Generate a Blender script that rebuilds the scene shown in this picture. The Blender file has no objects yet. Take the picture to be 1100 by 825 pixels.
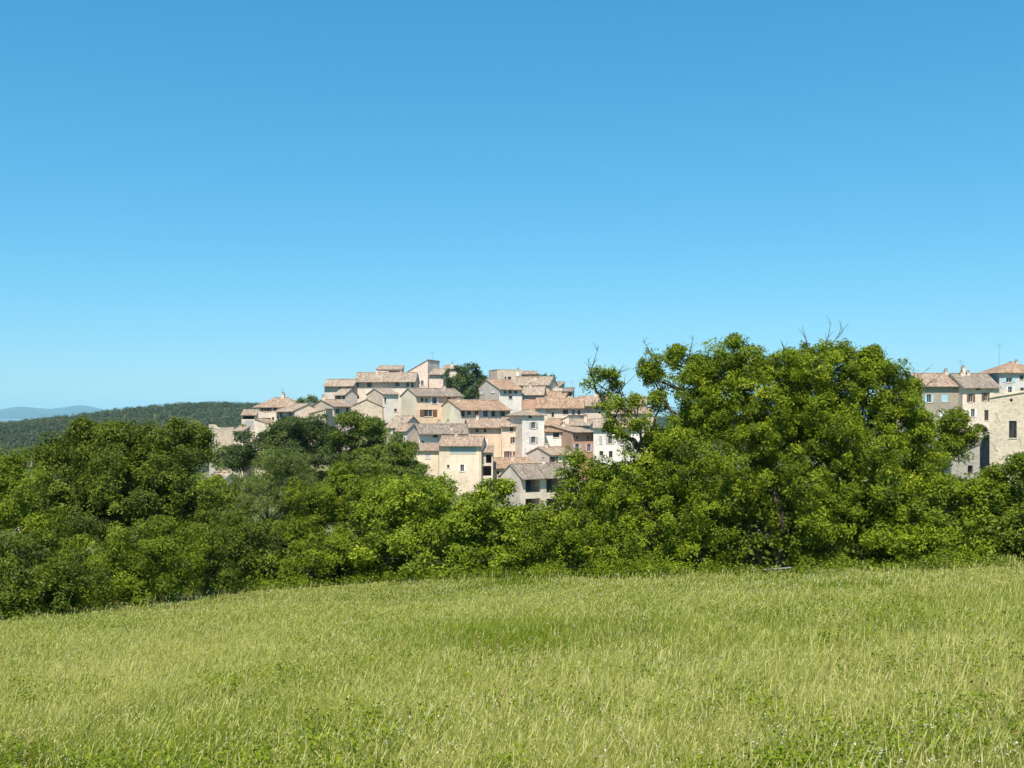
import bpy, math, random
import numpy as np

F, HZ, CX = 1070.0, 450.0, 550.0          # focal length, horizon row and centre column of the photograph (pixels of 1100)
scene = bpy.context.scene
col = scene.collection
rng = np.random.default_rng(7)
R = math.radians

def P(px, py, Y):
    return np.array([(px - CX) / F * Y, Y, (HZ - py) / F * Y])

# ------------------------------------------------------------------ noise
def _hash(ix, iy, seed):
    h = (ix * 374761393 + iy * 668265263 + seed * 1442695041) & 0x7fffffff
    h = ((h ^ (h >> 13)) * 1274126177) & 0x7fffffff
    return ((h ^ (h >> 16)) & 0xffff) / 65535.0

def vnoise(x, y, seed=0):
    x = np.asarray(x, float); y = np.asarray(y, float)
    ix = np.floor(x).astype(np.int64); iy = np.floor(y).astype(np.int64)
    fx = x - ix; fy = y - iy
    fx = fx * fx * (3 - 2 * fx); fy = fy * fy * (3 - 2 * fy)
    a = _hash(ix, iy, seed); b = _hash(ix + 1, iy, seed)
    c = _hash(ix, iy + 1, seed); d = _hash(ix + 1, iy + 1, seed)
    return (a * (1 - fx) + b * fx) * (1 - fy) + (c * (1 - fx) + d * fx) * fy

def fbm(x, y, seed=0, oct=4):
    s = 0; a = 0.5; t = 0
    for k in range(oct):
        s = s + a * vnoise(x * 2 ** k, y * 2 ** k, seed + k * 17); t += a; a *= 0.5
    return s / t

# ------------------------------------------------------------------ terrain
def smooth(a, b, x):
    t = np.clip((x - a) / (b - a), 0, 1)
    return t * t * (3 - 2 * t)

def ground(x, y):
    x = np.asarray(x, float); y = np.asarray(y, float)
    field = -1.9 - 0.115 * y + 0.05 * np.clip(x, -60, 60)
    field = field + 0.12 * (fbm(x / 9, y / 9, 3) - 0.5) * smooth(2, 12, np.hypot(x, y))
    valley = -23 + 1.5 * (fbm(x / 60, y / 60, 5) - 0.5)
    z = np.maximum(field, valley)
    z = z * (1 - smooth(110, 160, y)) + valley * smooth(110, 160, y)
    hill = 25 * np.exp(-((x + 18) / 62) ** 2 - ((y - 262) / 72) ** 2)
    hill2 = 19 * np.exp(-((x - 112) / 62) ** 2 - ((y - 225) / 62) ** 2)
    z = z + np.maximum(hill, hill2)
    z = z + 31 * np.exp(-((x + 325) / 178) ** 2 - ((y - 1080) / 330) ** 2) * (0.88 + 0.24 * fbm(x / 130, y / 130, 9))
    z = z + 22 * np.exp(-((x - 120) / 500) ** 2 - ((y - 1350) / 330) ** 2)
    return z

# ------------------------------------------------------------------ mesh helpers
def add_mesh(name, V, faces_idx, loop_start, mats, parent=None, matidx=None, fattr=None, smooth_sh=False):
    me = bpy.data.meshes.new(name)
    V = np.asarray(V, np.float32); fi = np.asarray(faces_idx, np.int32); ls = np.asarray(loop_start, np.int32)
    me.vertices.add(len(V)); me.vertices.foreach_set('co', V.ravel())
    me.loops.add(len(fi)); me.loops.foreach_set('vertex_index', fi)
    me.polygons.add(len(ls)); me.polygons.foreach_set('loop_start', ls)
    if matidx is not None: me.polygons.foreach_set('material_index', np.asarray(matidx, np.int32))
    if smooth_sh: me.polygons.foreach_set('use_smooth', np.ones(len(ls), bool))
    else: me.polygons.foreach_set('use_smooth', np.zeros(len(ls), bool))
    me.update(calc_edges=True)
    if fattr is not None:
        for k, v in fattr.items():
            v = np.asarray(v, np.float32)
            if v.ndim == 1:
                at = me.attributes.new(k, 'FLOAT', 'FACE'); at.data.foreach_set('value', v)
            else:
                at = me.attributes.new(k, 'FLOAT_COLOR', 'FACE'); at.data.foreach_set('color', v.ravel())
    for m in (mats if isinstance(mats, (list, tuple)) else [mats]): me.materials.append(m)
    o = bpy.data.objects.new(name, me); col.objects.link(o)
    if parent is not None: o.parent = parent
    return o

def tag(o, label=None, cat=None, group=None, kind=None):
    if label: o['label'] = label
    if cat: o['category'] = cat
    if group: o['group'] = group
    if kind: o['kind'] = kind
    return o

def empty(name, loc, rz=0):
    o = bpy.data.objects.new(name, None); col.objects.link(o)
    o.location = loc; o.rotation_euler = (0, 0, rz); o.empty_display_size = 0.5
    return o

class MB:
    """collects polygons, then links them as one mesh object"""
    def __init__(s): s.v = []; s.f = []; s.m = []
    def poly(s, pts, m=0):
        b = len(s.v); s.v += [tuple(map(float, p)) for p in pts]; s.f.append(list(range(b, b + len(pts)))); s.m.append(m)
    def hexa(s, c, m=0):
        # c: 8 corners, bottom 4 ccw then top 4
        b = len(s.v); s.v += [tuple(map(float, p)) for p in c]
        for q in ((3, 2, 1, 0), (4, 5, 6, 7), (0, 1, 5, 4), (1, 2, 6, 5), (2, 3, 7, 6), (3, 0, 4, 7)):
            s.f.append([b + i for i in q]); s.m.append(m)
    def box(s, x0, x1, y0, y1, z0, z1, m=0):
        s.hexa([(x0, y0, z0), (x1, y0, z0), (x1, y1, z0), (x0, y1, z0), (x0, y0, z1), (x1, y0, z1), (x1, y1, z1), (x0, y1, z1)], m)
    def obox(s, o, e, n, s0, s1, d0, d1, z0, z1, m=0):
        # box in a wall's own frame: along e, inward n
        def q(a, d, z): return (o[0] + e[0] * a + n[0] * d, o[1] + e[1] * a + n[1] * d, z)
        s.hexa([q(s0, d0, z0), q(s1, d0, z0), q(s1, d1, z0), q(s0, d1, z0), q(s0, d0, z1), q(s1, d0, z1), q(s1, d1, z1), q(s0, d1, z1)], m)
    def tube(s, pts, rad, n=6, m=0):
        V, Fq = tube_arrays(np.array(pts, float), np.array(rad, float), n)
        b = len(s.v); s.v += [tuple(p) for p in V]
        for q in Fq: s.f.append([b + i for i in q]); s.m.append(m)
    def prism(s, prof, fn, a, b, m=0):
        """extrude a closed profile; fn(t, u, w) -> point"""
        A = [fn(a, *p) for p in prof]; B = [fn(b, *p) for p in prof]
        k = len(prof); base = len(s.v); s.v += [tuple(map(float, p)) for p in A + B]
        for i in range(k):
            j = (i + 1) % k; s.f.append([base + i, base + j, base + k + j, base + k + i]); s.m.append(m)
        s.f.append([base + i for i in range(k)][::-1]); s.m.append(m)
        s.f.append([base + k + i for i in range(k)]); s.m.append(m)
    def build(s, name, mats, parent=None, smooth_sh=False):
        ls = np.cumsum([0] + [len(f) for f in s.f[:-1]]); fi = [i for f in s.f for i in f]
        return add_mesh(name, s.v, fi, ls, mats, parent, s.m, None, smooth_sh)

def tube_arrays(pts, rad, n=6):
    k = len(pts); d = np.gradient(pts, axis=0); d /= np.linalg.norm(d, axis=1)[:, None] + 1e-9
    up = np.array([0.31, 0.17, 0.93]) if abs(d[0][2]) < 0.8 else np.array([0.95, 0.2, 0.1])
    s = np.cross(d, up); s /= np.linalg.norm(s, axis=1)[:, None] + 1e-9
    t = np.cross(s, d)
    a = np.arange(n) * 2 * np.pi / n
    V = pts[:, None, :] + rad[:, None, None] * (np.cos(a)[None, :, None] * s[:, None, :] + np.sin(a)[None, :, None] * t[:, None, :])
    V = V.reshape(-1, 3)
    i = np.arange(k - 1)[:, None] * n; j = np.arange(n)[None, :]; j2 = (j + 1) % n
    q = np.stack([i + j, i + j2, i + n + j2, i + n + j], -1).reshape(-1, 4)
    return V, q

# ------------------------------------------------------------------ materials
def newmat(name):
    m = bpy.data.materials.new(name); m.use_nodes = True
    nt = m.node_tree; nt.nodes.clear()
    out = nt.nodes.new('ShaderNodeOutputMaterial')
    return m, nt, nt.nodes, nt.links, out

def mixcol(nt, fac, a, b, mode='MIX'):
    n = nt.nodes.new('ShaderNodeMix'); n.data_type = 'RGBA'; n.blend_type = mode
    for sock, v in ((n.inputs[0], fac), (n.inputs[6], a), (n.inputs[7], b)):
        if hasattr(v, 'is_output'): nt.links.new(v, sock)
        elif isinstance(v, (tuple, list)): sock.default_value = (*v[:3], 1)
        else: sock.default_value = v
    return n.outputs[2]

def noise(nt, vec, scale, detail=4, w=None, rough=0.55):
    n = nt.nodes.new('ShaderNodeTexNoise'); n.inputs['Scale'].default_value = scale
    n.inputs['Detail'].default_value = detail; n.inputs['Roughness'].default_value = rough
    if w is not None:
        n.noise_dimensions = '4D'; nt.links.new(w, n.inputs['W'])
    nt.links.new(vec, n.inputs['Vector'])
    return n.outputs['Fac']

def ramp(nt, fac, stops):
    n = nt.nodes.new('ShaderNodeValToRGB'); e = n.color_ramp.elements
    while len(e) < len(stops): e.new(0.5)
    for i, (p, c) in enumerate(stops):
        e[i].position = p; e[i].color = (*c, 1) if isinstance(c, (tuple, list)) else (c, c, c, 1)
    nt.links.new(fac, n.inputs[0]); return n.outputs[0]

def mapping(nt, vec, sc):
    n = nt.nodes.new('ShaderNodeMapping'); n.inputs['Scale'].default_value = sc
    nt.links.new(vec, n.inputs[0]); return n.outputs[0]

def objw(nt):
    oi = nt.nodes.new('ShaderNodeObjectInfo'); mu = nt.nodes.new('ShaderNodeMath'); mu.operation = 'MULTIPLY'
    mu.inputs[1].default_value = 60; nt.links.new(oi.outputs['Random'], mu.inputs[0]); return mu.outputs[0]

def principled(nt, out, colr, rough=0.9, bump=None, bstr=0.3, bdist=0.05, spec=0.3):
    b = nt.nodes.new('ShaderNodeBsdfPrincipled'); b.inputs['Roughness'].default_value = rough
    b.inputs['Specular IOR Level'].default_value = spec
    if hasattr(colr, 'is_output'): nt.links.new(colr, b.inputs['Base Color'])
    else: b.inputs['Base Color'].default_value = (*colr, 1)
    if bump is not None:
        bn = nt.nodes.new('ShaderNodeBump'); bn.inputs['Strength'].default_value = bstr; bn.inputs['Distance'].default_value = bdist
        nt.links.new(bump, bn.inputs['Height']); nt.links.new(bn.outputs[0], b.inputs['Normal'])
    nt.links.new(b.outputs[0], out.inputs[0]); return b

_cache = {}
def wallmat(c, kind='plaster'):
    key = ('w', tuple(c), kind)
    if key in _cache: return _cache[key]
    m, nt, N, L, out = newmat('wall_' + kind)
    tc = N.new('ShaderNodeTexCoord'); v = tc.outputs['Object']; w = objw(nt)
    big = noise(nt, v, 0.22, 4, w); fine = noise(nt, v, 2.6, 5, w)
    streak = noise(nt, mapping(nt, v, (.8, .8, 0.2)), 1.0, 5, w)
    d = tuple(x * 0.66 for x in c); l = tuple(min(0.85, x * 1.12) for x in c)
    cc = mixcol(nt, ramp(nt, big, [(0.36, 0), (0.66, 1)]), c, d)
    cc = mixcol(nt, ramp(nt, fine, [(0.42, 0), (0.72, 0.7)]), cc, l)
    cc = mixcol(nt, ramp(nt, streak, [(0.50, 0), (0.74, 0.5)]), cc, (c[0] * 0.52, c[1] * 0.52, c[2] * 0.53))
    bump = fine
    if kind == 'stone':
        vo = N.new('ShaderNodeTexVoronoi'); vo.feature = 'F1'; vo.inputs['Scale'].default_value = 1.0
        wob = noise(nt, v, 1.2, 2, w)
        mp0 = mapping(nt, v, (1.5, 1.5, 2.6)); va = N.new('ShaderNodeVectorMath'); va.operation = 'ADD'
        wn = N.new('ShaderNodeTexNoise'); wn.inputs['Scale'].default_value = .9; L.new(v, wn.inputs['Vector'])
        L.new(mp0, va.inputs[0]); L.new(wn.outputs['Color'], va.inputs[1]); L.new(va.outputs[0], vo.inputs['Vector'])
        sep = N.new('ShaderNodeSeparateColor'); L.new(vo.outputs['Color'], sep.inputs[0])
        cc = mixcol(nt, ramp(nt, sep.outputs[0], [(0.35, 0), (1, 0.5)]), cc, tuple(x * 0.62 for x in c))
        cc = mixcol(nt, ramp(nt, vo.outputs['Distance'], [(0.35, 0), (0.6, 0.35)]), cc, tuple(min(.8, x * 1.15) for x in c))
        mm = N.new('ShaderNodeMath'); mm.operation = 'ADD'; L.new(vo.outputs['Distance'], mm.inputs[0]); L.new(wob, mm.inputs[1]); bump = mm.outputs[0]
    principled(nt, out, cc, 0.92, bump, 0.35, 0.06, 0.15)
    _cache[key] = m; return m

def roofmat(kind, ax='y'):
    key = ('r', kind, ax)
    if key in _cache: return _cache[key]
    a, b, c = {'orange': ((.30, .170, .098), (.41, .29, .19), (.13, .075, .05)),
               'beige': ((.285, .215, .15), (.41, .33, .245), (.13, .09, .065)),
               'pink': ((.28, .19, .13), (.40, .30, .215), (.13, .085, .06)),
               'grey': ((.215, .165, .125), (.30, .245, .19), (.095, .073, .056))}[kind]
    m, nt, N, L, out = newmat('roof_tiles_' + kind)
    tc = N.new('ShaderNodeTexCoord'); v = tc.outputs['Object']; w = objw(nt)
    big = noise(nt, v, 0.35, 4, w); fine = noise(nt, v, 2.2, 3, w, 0.7)
    vo = N.new('ShaderNodeTexVoronoi'); vo.inputs['Scale'].default_value = 1
    L.new(mapping(nt, v, (3.6, 2.4, 2.4)), vo.inputs['Vector'])
    sep = N.new('ShaderNodeSeparateColor'); L.new(vo.outputs['Color'], sep.inputs[0])
    cc = mixcol(nt, ramp(nt, big, [(0.35, 0), (0.66, 1)]), a, b)
    cc = mixcol(nt, ramp(nt, fine, [(0.45, 0), (0.68, 0.85)]), cc, c)
    cc = mixcol(nt, ramp(nt, sep.outputs[0], [(0.1, 0.0), (0.95, 0.8)]), cc, b)
    cc = mixcol(nt, ramp(nt, sep.outputs[1], [(0.62, 0.0), (1.0, 0.75)]), cc, c)
    row = noise(nt, mapping(nt, v, (4.2, .35, .35) if ax == 'y' else (.35, 4.2, .35)), 1.0, 2, w, .5)      # channels of tiles running down the slope
    cc = mixcol(nt, ramp(nt, row, [(.38, .5), (.56, 0)]), cc, c)
    principled(nt, out, cc, 0.9, row, 0.8, 0.10, 0.12)
    _cache[key] = m; return m

def paint(c, rough=0.6, var=0.15):
    key = ('p', tuple(c), rough)
    if key in _cache: return _cache[key]
    m, nt, N, L, out = newmat('paint')
    tc = N.new('ShaderNodeTexCoord'); n = noise(nt, tc.outputs['Object'], 2.5, 4, objw(nt))
    cc = mixcol(nt, n, tuple(x * (1 - var) for x in c), tuple(min(.85, x * (1 + var)) for x in c))
    principled(nt, out, cc, rough); _cache[key] = m; return m

def glassmat():
    if 'g' in _cache: return _cache['g']
    m, nt, N, L, out = newmat('window_glass')
    tc = N.new('ShaderNodeTexCoord'); n = noise(nt, tc.outputs['Object'], 1.5, 3, objw(nt))
    cc = ramp(nt, n, [(0.3, (.012, .014, .016)), (0.75, (.05, .05, .048))])
    principled(nt, out, cc, 0.12, n, 0.05, 0.02, 0.5); _cache['g'] = m; return m

def leafmat(name, stops, trans=0.35, rough=0.5, spec=0.35):
    m, nt, N, L, out = newmat(name)
    at = N.new('ShaderNodeAttribute'); at.attribute_name = 'tint'
    cc = ramp(nt, at.outputs['Fac'], stops)
    b = N.new('ShaderNodeBsdfPrincipled'); b.inputs['Roughness'].default_value = rough; b.inputs['Specular IOR Level'].default_value = spec
    L.new(cc, b.inputs['Base Color'])
    t = N.new('ShaderNodeBsdfTranslucent')
    tcn = mixcol(nt, 1.0, cc, (1.5, 1.45, 0.55), 'MULTIPLY'); L.new(tcn, t.inputs[0])
    mx = N.new('ShaderNodeMixShader'); mx.inputs[0].default_value = trans
    L.new(b.outputs[0], mx.inputs[1]); L.new(t.outputs[0], mx.inputs[2]); L.new(mx.outputs[0], out.inputs[0])
    return m

def barkmat(name, c):
    m, nt, N, L, out = newmat(name)
    tc = N.new('ShaderNodeTexCoord'); v = tc.outputs['Object']
    n = noise(nt, mapping(nt, v, (5, 5, 1.2)), 2.0, 5)
    cc = ramp(nt, n, [(0.3, tuple(x * 0.55 for x in c)), (0.7, tuple(x * 1.3 for x in c))])
    principled(nt, out, cc, 0.95, n, 0.7, 0.04, 0.1); return m
# ================================================================== houses
CREAM = (.74, .59, .435); PEACH = (.69, .51, .35); WHITE = (.80, .715, .62); PALE = (.72, .59, .465)
STONE = (.58, .47, .35); GREYW = (.58, .49, .41); PINK = (.78, .61, .49); BRICK = (.53, .31, .215); OCHRE = (.58, .40, .22)
WOOD = (.17, .08, .045); LAV = (.50, .47, .52); BLUE = (.16, .36, .52); GREYS = (.40, .40, .38); TEAL = (.30, .38, .38); MAR = (.17, .06, .05)
GREEN = (.12, .2, .14); SKYB = (.34, .55, .62); WHT = (.72, .70, .70)

def solve(Cx, Cy, dx, dy, px):
    k = (px - CX) / F
    return (k * Cy - Cx) / (dx - k * dy)

def wall_face(mb, o, e, n, L, H, holes, top, m):
    """wall with openings: o corner, e along, n inward; holes (s0,s1,z0,z1,depth)"""
    def q(s, z, d=0): return (o[0] + e[0] * s + n[0] * d, o[1] + e[1] * s + n[1] * d, z)
    S = sorted({0, L, *[h[0] for h in holes], *[h[1] for h in holes]}); Z = sorted({0, H, *[h[2] for h in holes], *[h[3] for h in holes]})
    for i in range(len(S) - 1):
        for j in range(len(Z) - 1):
            cs, cz = (S[i] + S[i + 1]) / 2, (Z[j] + Z[j + 1]) / 2
            if any(h[0] < cs < h[1] and h[2] < cz < h[3] for h in holes): continue
            mb.poly([q(S[i], Z[j]), q(S[i + 1], Z[j]), q(S[i + 1], Z[j + 1]), q(S[i], Z[j + 1])], m)
    if top: mb.poly([q(s, z) for s, z in top], m)
    for s0, s1, z0, z1, d in holes:
        mb.poly([q(s0, z0), q(s1, z0), q(s1, z0, d), q(s0, z0, d)], m)
        mb.poly([q(s0, z1), q(s0, z1, d), q(s1, z1, d), q(s1, z1)], m)
        mb.poly([q(s0, z0), q(s0, z0, d), q(s0, z1, d), q(s0, z1)], m)
        mb.poly([q(s1, z0), q(s1, z1), q(s1, z1, d), q(s1, z0, d)], m)
        if d > 0.5: mb.poly([q(s0, z0, d), q(s1, z0, d), q(s1, z1, d), q(s0, z1, d)], 2)  # back face: dark door tone, the recess's shade put into the colour

def window_part(root, o, e, n, s0, s1, z0, z1, style):
    st, _, rest = style.partition(':')
    sh = {'lav': LAV, 'blue': BLUE, 'grey': GREYS, 'teal': TEAL, 'mar': MAR, 'wood': WOOD, 'green': GREEN, 'sky': SKYB, 'wht': WHT, '': None}[rest]
    w = s1 - s0; f = 0.07; d = 0.16
    mb = MB()
    mb.obox(o, e, n, s0, s0 + f, d, d + .06, z0, z1); mb.obox(o, e, n, s1 - f, s1, d, d + .06, z0, z1)
    mb.obox(o, e, n, s0 + f, s1 - f, d, d + .06, z0, z0 + f); mb.obox(o, e, n, s0 + f, s1 - f, d, d + .06, z1 - f, z1)
    if w > 0.55: mb.obox(o, e, n, (s0 + s1) / 2 - f / 2, (s0 + s1) / 2 + f / 2, d + .003, d + .057, z0 + f, z1 - f)
    win = mb.build('window', paint((.10, .085, .07) if st in 'do' else (.45, .42, .38)), root)
    mb = MB(); mb.obox(o, e, n, s0 + .01, s1 - .01, d + .025, d + .04, z0 + .01, z1 - .01)
    mb.build('pane', glassmat(), win)
    if st != 'o':
        mb = MB(); mb.obox(o, e, n, s0 - .08, s1 + .08, -.09, .10, z0 - .1, z0 + .003); mb.build('sill', paint(PALE), win)
    if st == 's':
        for a, b in ((s0 - w * .52, s0 - .02), (s1 + .02, s1 + w * .52)):
            mb = MB(); mb.obox(o, e, n, a, b, -.07, -.02, z0, z1)
            for k in range(int((z1 - z0) / .16)):
                mb.obox(o, e, n, a + .06, b - .06, -.085, -.068, z0 + .05 + k * .16, z0 + .14 + k * .16)
            mb.build('shutter', paint(sh, .7), win)
    if st == 'c':
        c = (s0 + s1) / 2
        for a, b in ((s0 + .01, c - .01), (c + .01, s1 - .01)):
            mb = MB(); mb.obox(o, e, n, a, b, .03, .08, z0 + .02, z1 - .01)
            for k in range(int((z1 - z0) / .16)):
                mb.obox(o, e, n, a + .06, b - .06, .012, .028, z0 + .05 + k * .16, z0 + .14 + k * .16)
            mb.build('shutter', paint(sh, .7), win)

def house(label, Y, yaw, a, b, c, ye, yr, kind, wall, roof, d=None, fw=(), sw=(), ch=(), ant=(), wk='plaster', side=None, sk=None,
          gen=True, oh=0.38, pitch=None, name='village_house', cat='house', group='houses of the hill village', rag=False, cracks=(), minH=4.0):
    xkey = float(a if a is not None else b); oh = oh * 1.25; th = R(yaw); u = np.array([math.cos(th), math.sin(th)]); v = np.array([-math.sin(th), math.cos(th)])
    if yaw > 0:
        C = P(b, ye, Y); w = solve(C[0], C[1], *u, c); dd = solve(C[0], C[1], *v, a) if a is not None else d; A = C[:2]
    elif yaw < 0:
        C = P(b, ye, Y); w = -solve(C[0], C[1], *u, a); dd = solve(C[0], C[1], *v, c) if c is not None else d; A = C[:2] - w * u
    else:
        C = P(a, ye, Y); w = solve(C[0], C[1], *u, c); dd = d; A = C[:2]
    if d: dd = d
    dd = float(np.clip(dd, 4.0, 14.0)); w = float(w)
    ze = C[2]
    cs = [A, A + w * u, A + dd * v, A + w * u + dd * v]
    zb = min(float(ground(p[0], p[1])) for p in cs) - 0.4
    zb = min(zb, ze - minH)
    H = ze - zb
    mid = A + w / 2 * u + dd / 2 * v
    # pitch of the roof from the apparent ridge row
    rise = None
    if yr is not None:
        if kind in ('gable', 'hip'): rise = (HZ - yr) / F * mid[1] - ze; run = dd / 2
        elif kind == 'shed': rise = (HZ - yr) / F * (mid[1] + dd / 2 * v[1]) - ze; run = dd
        elif kind == 'gablex': rise = (HZ - yr) / F * (A + w / 2 * u)[1] - ze; run = w / 2
        elif kind in ('shedr', 'shedl'):
            q = (A + w * u) if kind == 'shedr' else A
            rise = (HZ - yr) / F * q[1] - ze; run = w
        else: rise = 0; run = 1
        t = rise / run
    else: t = pitch or 0.3
    if kind in ('gable', 'hip', 'gablex', 'shed'): t = float(np.clip(t, 0.16, 0.62))
    root = empty(name, (A[0], A[1], zb), th)
    tag(root, label, cat, group)
    # openings
    def conv(lst, o, e, inw, Lw):
        res = []
        ow = A + u * o[0] + v * o[1]; ew = u * e[0] + v * e[1]; nw = u * inw[0] + v * inw[1]
        for (px, py, wp, hp, st) in lst:
            k = (px - CX) / F; tt = (ow @ nw) / (np.array([k, 1.0]) @ nw)
            s = (np.array([k, 1.0]) * tt - ow) @ ew; z = (HZ - py) / F * tt - zb
            cosf = max(0.25, abs(ew[0] - k * ew[1]))
            ws = wp / F * tt / cosf / 2; hs = hp / F * tt / 2
            s0, s1 = max(.15, s - ws), min(Lw - .15, s + ws); z0, z1 = max(.2, z - hs), min(H - .12, z + hs)
            if s1 - s0 > .2 and z1 - z0 > .2: res.append((s0, s1, z0, z1, st))
        return res
    mb = MB()
    fo, fe, fn = (0, 0), (1, 0), (0, 1)
    FW = conv(fw, fo, fe, fn, w)
    if yaw >= 0: so, se, sn = (0, dd), (0, -1), (1, 0)
    else: so, se, sn = (w, 0), (0, 1), (-1, 0)
    SW = conv(sw, so, se, sn, dd)
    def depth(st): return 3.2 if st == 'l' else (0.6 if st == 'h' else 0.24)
    tops = {'f': None, 'b': None, 'l': None, 'r': None}; Hb = H; Hl = H; Hr = H
    if kind == 'gable':
        tri = [(0, H), (dd, H), (dd / 2, H + dd / 2 * t)]; tops['l'] = tops['r'] = tri
    elif kind == 'gablex':
        tri = [(0, H), (w, H), (w / 2, H + w / 2 * t)]; tops['f'] = tops['b'] = tri
    elif kind == 'shed':
        tops['l'] = [(0, H), (dd, H), (0, H + dd * t)]; tops['r'] = [(0, H), (dd, H), (dd, H + dd * t)]; Hb = H + dd * t
    elif kind == 'shedr':
        tops['f'] = [(0, H), (w, H), (w, H + w * t)]; tops['b'] = [(0, H), (w, H), (0, H + w * t)]; Hr = H + w * t
    elif kind == 'shedl':
        tops['f'] = [(0, H), (w, H), (0, H + w * t)]; tops['b'] = [(0, H), (w, H), (w, H + w * t)]; Hl = H + w * t
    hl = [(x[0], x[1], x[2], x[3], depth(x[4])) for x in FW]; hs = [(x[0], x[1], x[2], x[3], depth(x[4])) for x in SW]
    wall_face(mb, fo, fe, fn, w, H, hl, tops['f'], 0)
    wall_face(mb, (0, dd), (0, -1), (1, 0), dd, Hl, hs if yaw >= 0 else [], tops['l'] if kind in ('gable', 'shed') else None, 1)
    wall_face(mb, (w, 0), (0, 1), (-1, 0), dd, Hr, hs if yaw < 0 else [], tops['r'] if kind in ('gable', 'shed') else None, 1)
    wall_face(mb, (w, dd), (-1, 0), (0, -1), w, Hb, [], tops['b'], 0)
    mf = wallmat(wall, wk); ms = wallmat(side or wall, sk or wk)
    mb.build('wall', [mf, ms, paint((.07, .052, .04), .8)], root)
    for (s0, s1, z0, z1, st) in FW:
        if st not in 'lh': window_part(root, fo, fe, fn, s0, s1, z0, z1, st)
        elif st == 'l' and s1 - s0 > 2.2:
            m2 = MB(); m2.obox(fo, fe, fn, s0, s1, .08, .13, z0 + .85, z0 + .92)
            k = int((s1 - s0) / .3)
            for i in range(k): m2.obox(fo, fe, fn, s0 + .1 + i * .3, s0 + .14 + i * .3, .09, .12, z0, z0 + .85)
            m2.build('railing', paint((.07, .06, .055)), root)
    for (s0, s1, z0, z1, st) in SW:
        if st not in 'lh': window_part(root, so, se, sn, s0, s1, z0, z1, st)
    # roof
    if rag:
        gb = MB(); rr_ = random.Random(int(xkey)); x = 0.0
        while x < w - .2:
            bw = min(rr_.uniform(.35, .95), w - x); zt = H + (x * t if kind == 'shedr' else 0)
            gb.box(x + .01, x + bw - .01, -.05 + rr_.uniform(0, .08), .55, zt + .14, zt + .2 + rr_.random() ** 2 * .75); x += bw
        for k in range(int(dd / .7)):
            gb.box(-.05, .5, .56 + k * .7, 1.22 + k * .7, H + .14, H + .2 + rr_.random() ** 2 * .8)
        gb.build('rubble_top', mf, root)
    for path in cracks:
        kb = MB(); pp = []
        for px, py in path:
            k = (px - CX) / F; tt = (A @ v) / (np.array([k, 1.0]) @ v); pp.append(((np.array([k, 1.0]) * tt - A) @ u, (HZ - py) / F * tt - zb))
        for (s0, z0), (s1, z1) in zip(pp, pp[1:]):
            kb.tube([(s0, -.002, z0), (s1, -.002, z1)], [.035, .03], 4)
        kb.build('crack', paint((.12, .10, .08)), root)
    mr = mf if rag else roofmat(roof, 'x' if kind in ('gablex', 'shedr', 'shedl') else 'y'); T = 0.13; lz = 0.012; g = 0.16
    rb = MB()
    if kind == 'gable':
        h = dd / 2
        prof = [(-oh, H - oh * t + lz), (h, H + h * t + lz), (dd + oh, H - oh * t + lz), (dd + oh, H - oh * t + lz + T), (h, H + h * t + lz + T), (-oh, H - oh * t + lz + T)]
        rb.prism(prof, lambda x, y, z: (x, y, z), -g, w + g)
        ridge = ((-g, h, H + h * t + T + .03), (w + g, h, H + h * t + T + .03))
    elif kind == 'gablex':
        h = w / 2
        prof = [(-oh, H - oh * t + lz), (h, H + h * t + lz), (w + oh, H - oh * t + lz), (w + oh, H - oh * t + lz + T), (h, H + h * t + lz + T), (-oh, H - oh * t + lz + T)]
        rb.prism(prof, lambda y, x, z: (x, y, z), -g, dd + g)
        ridge = ((h, -g, H + h * t + T + .03), (h, dd + g, H + h * t + T + .03))
    elif kind == 'shed':
        prof = [(-oh, H - oh * t + lz), (dd + .1, H + (dd + .1) * t + lz), (dd + .1, H + (dd + .1) * t + lz + T), (-oh, H - oh * t + lz + T)]
        rb.prism(prof, lambda x, y, z: (x, y, z), -g, w + g)
        ridge = ((-g, dd, H + dd * t + T + .03), (w + g, dd, H + dd * t + T + .03))
    elif kind in ('shedr', 'shedl'):
        z0, z1 = (H - oh * t, H + (w + .1) * t) if kind == 'shedr' else (H + (w + .1) * t, H - oh * t)
        x0, x1 = (-oh, w + .1) if kind == 'shedr' else (-.1, w + oh)
        prof = [(x0, z0 + lz), (x1, z1 + lz), (x1, z1 + lz + T), (x0, z0 + lz + T)]
        rb.prism(prof, lambda y, x, z: (x, y, z), -g, dd + g)
        xr = w if kind == 'shedr' else 0
        ridge = ((xr, -g, H + w * t + T + .03), (xr, dd + g, H + w * t + T + .03))
    elif kind == 'hip':
        m_ = min(w, dd) / 2; h = m_; zr = H + h * t + lz; e0 = H - oh * t + lz
        if w >= dd: r0, r1 = (m_, dd / 2), (w - m_, dd / 2)
        else: r0, r1 = (w / 2, m_), (w / 2, dd - m_)
        for dz, up in ((T, 1), (0, 0)):
            c0, c1, c2, c3 = (-oh, -oh, e0 + dz), (w + oh, -oh, e0 + dz), (w + oh, dd + oh, e0 + dz), (-oh, dd + oh, e0 + dz)
            q0, q1 = (*r0, zr + dz), (*r1, zr + dz)
            if w >= dd: fs = [[c0, c1, q1, q0], [c1, c2, q1], [c2, c3, q0, q1], [c3, c0, q0]]
            else: fs = [[c0, c1, q0], [c1, c2, q1, q0], [c2, c3, q1], [c3, c0, q0, q1]]
            for f_ in fs: rb.poly(f_ if up else f_[::-1])
        k = [(-oh, -oh), (w + oh, -oh), (w + oh, dd + oh), (-oh, dd + oh)]
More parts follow.
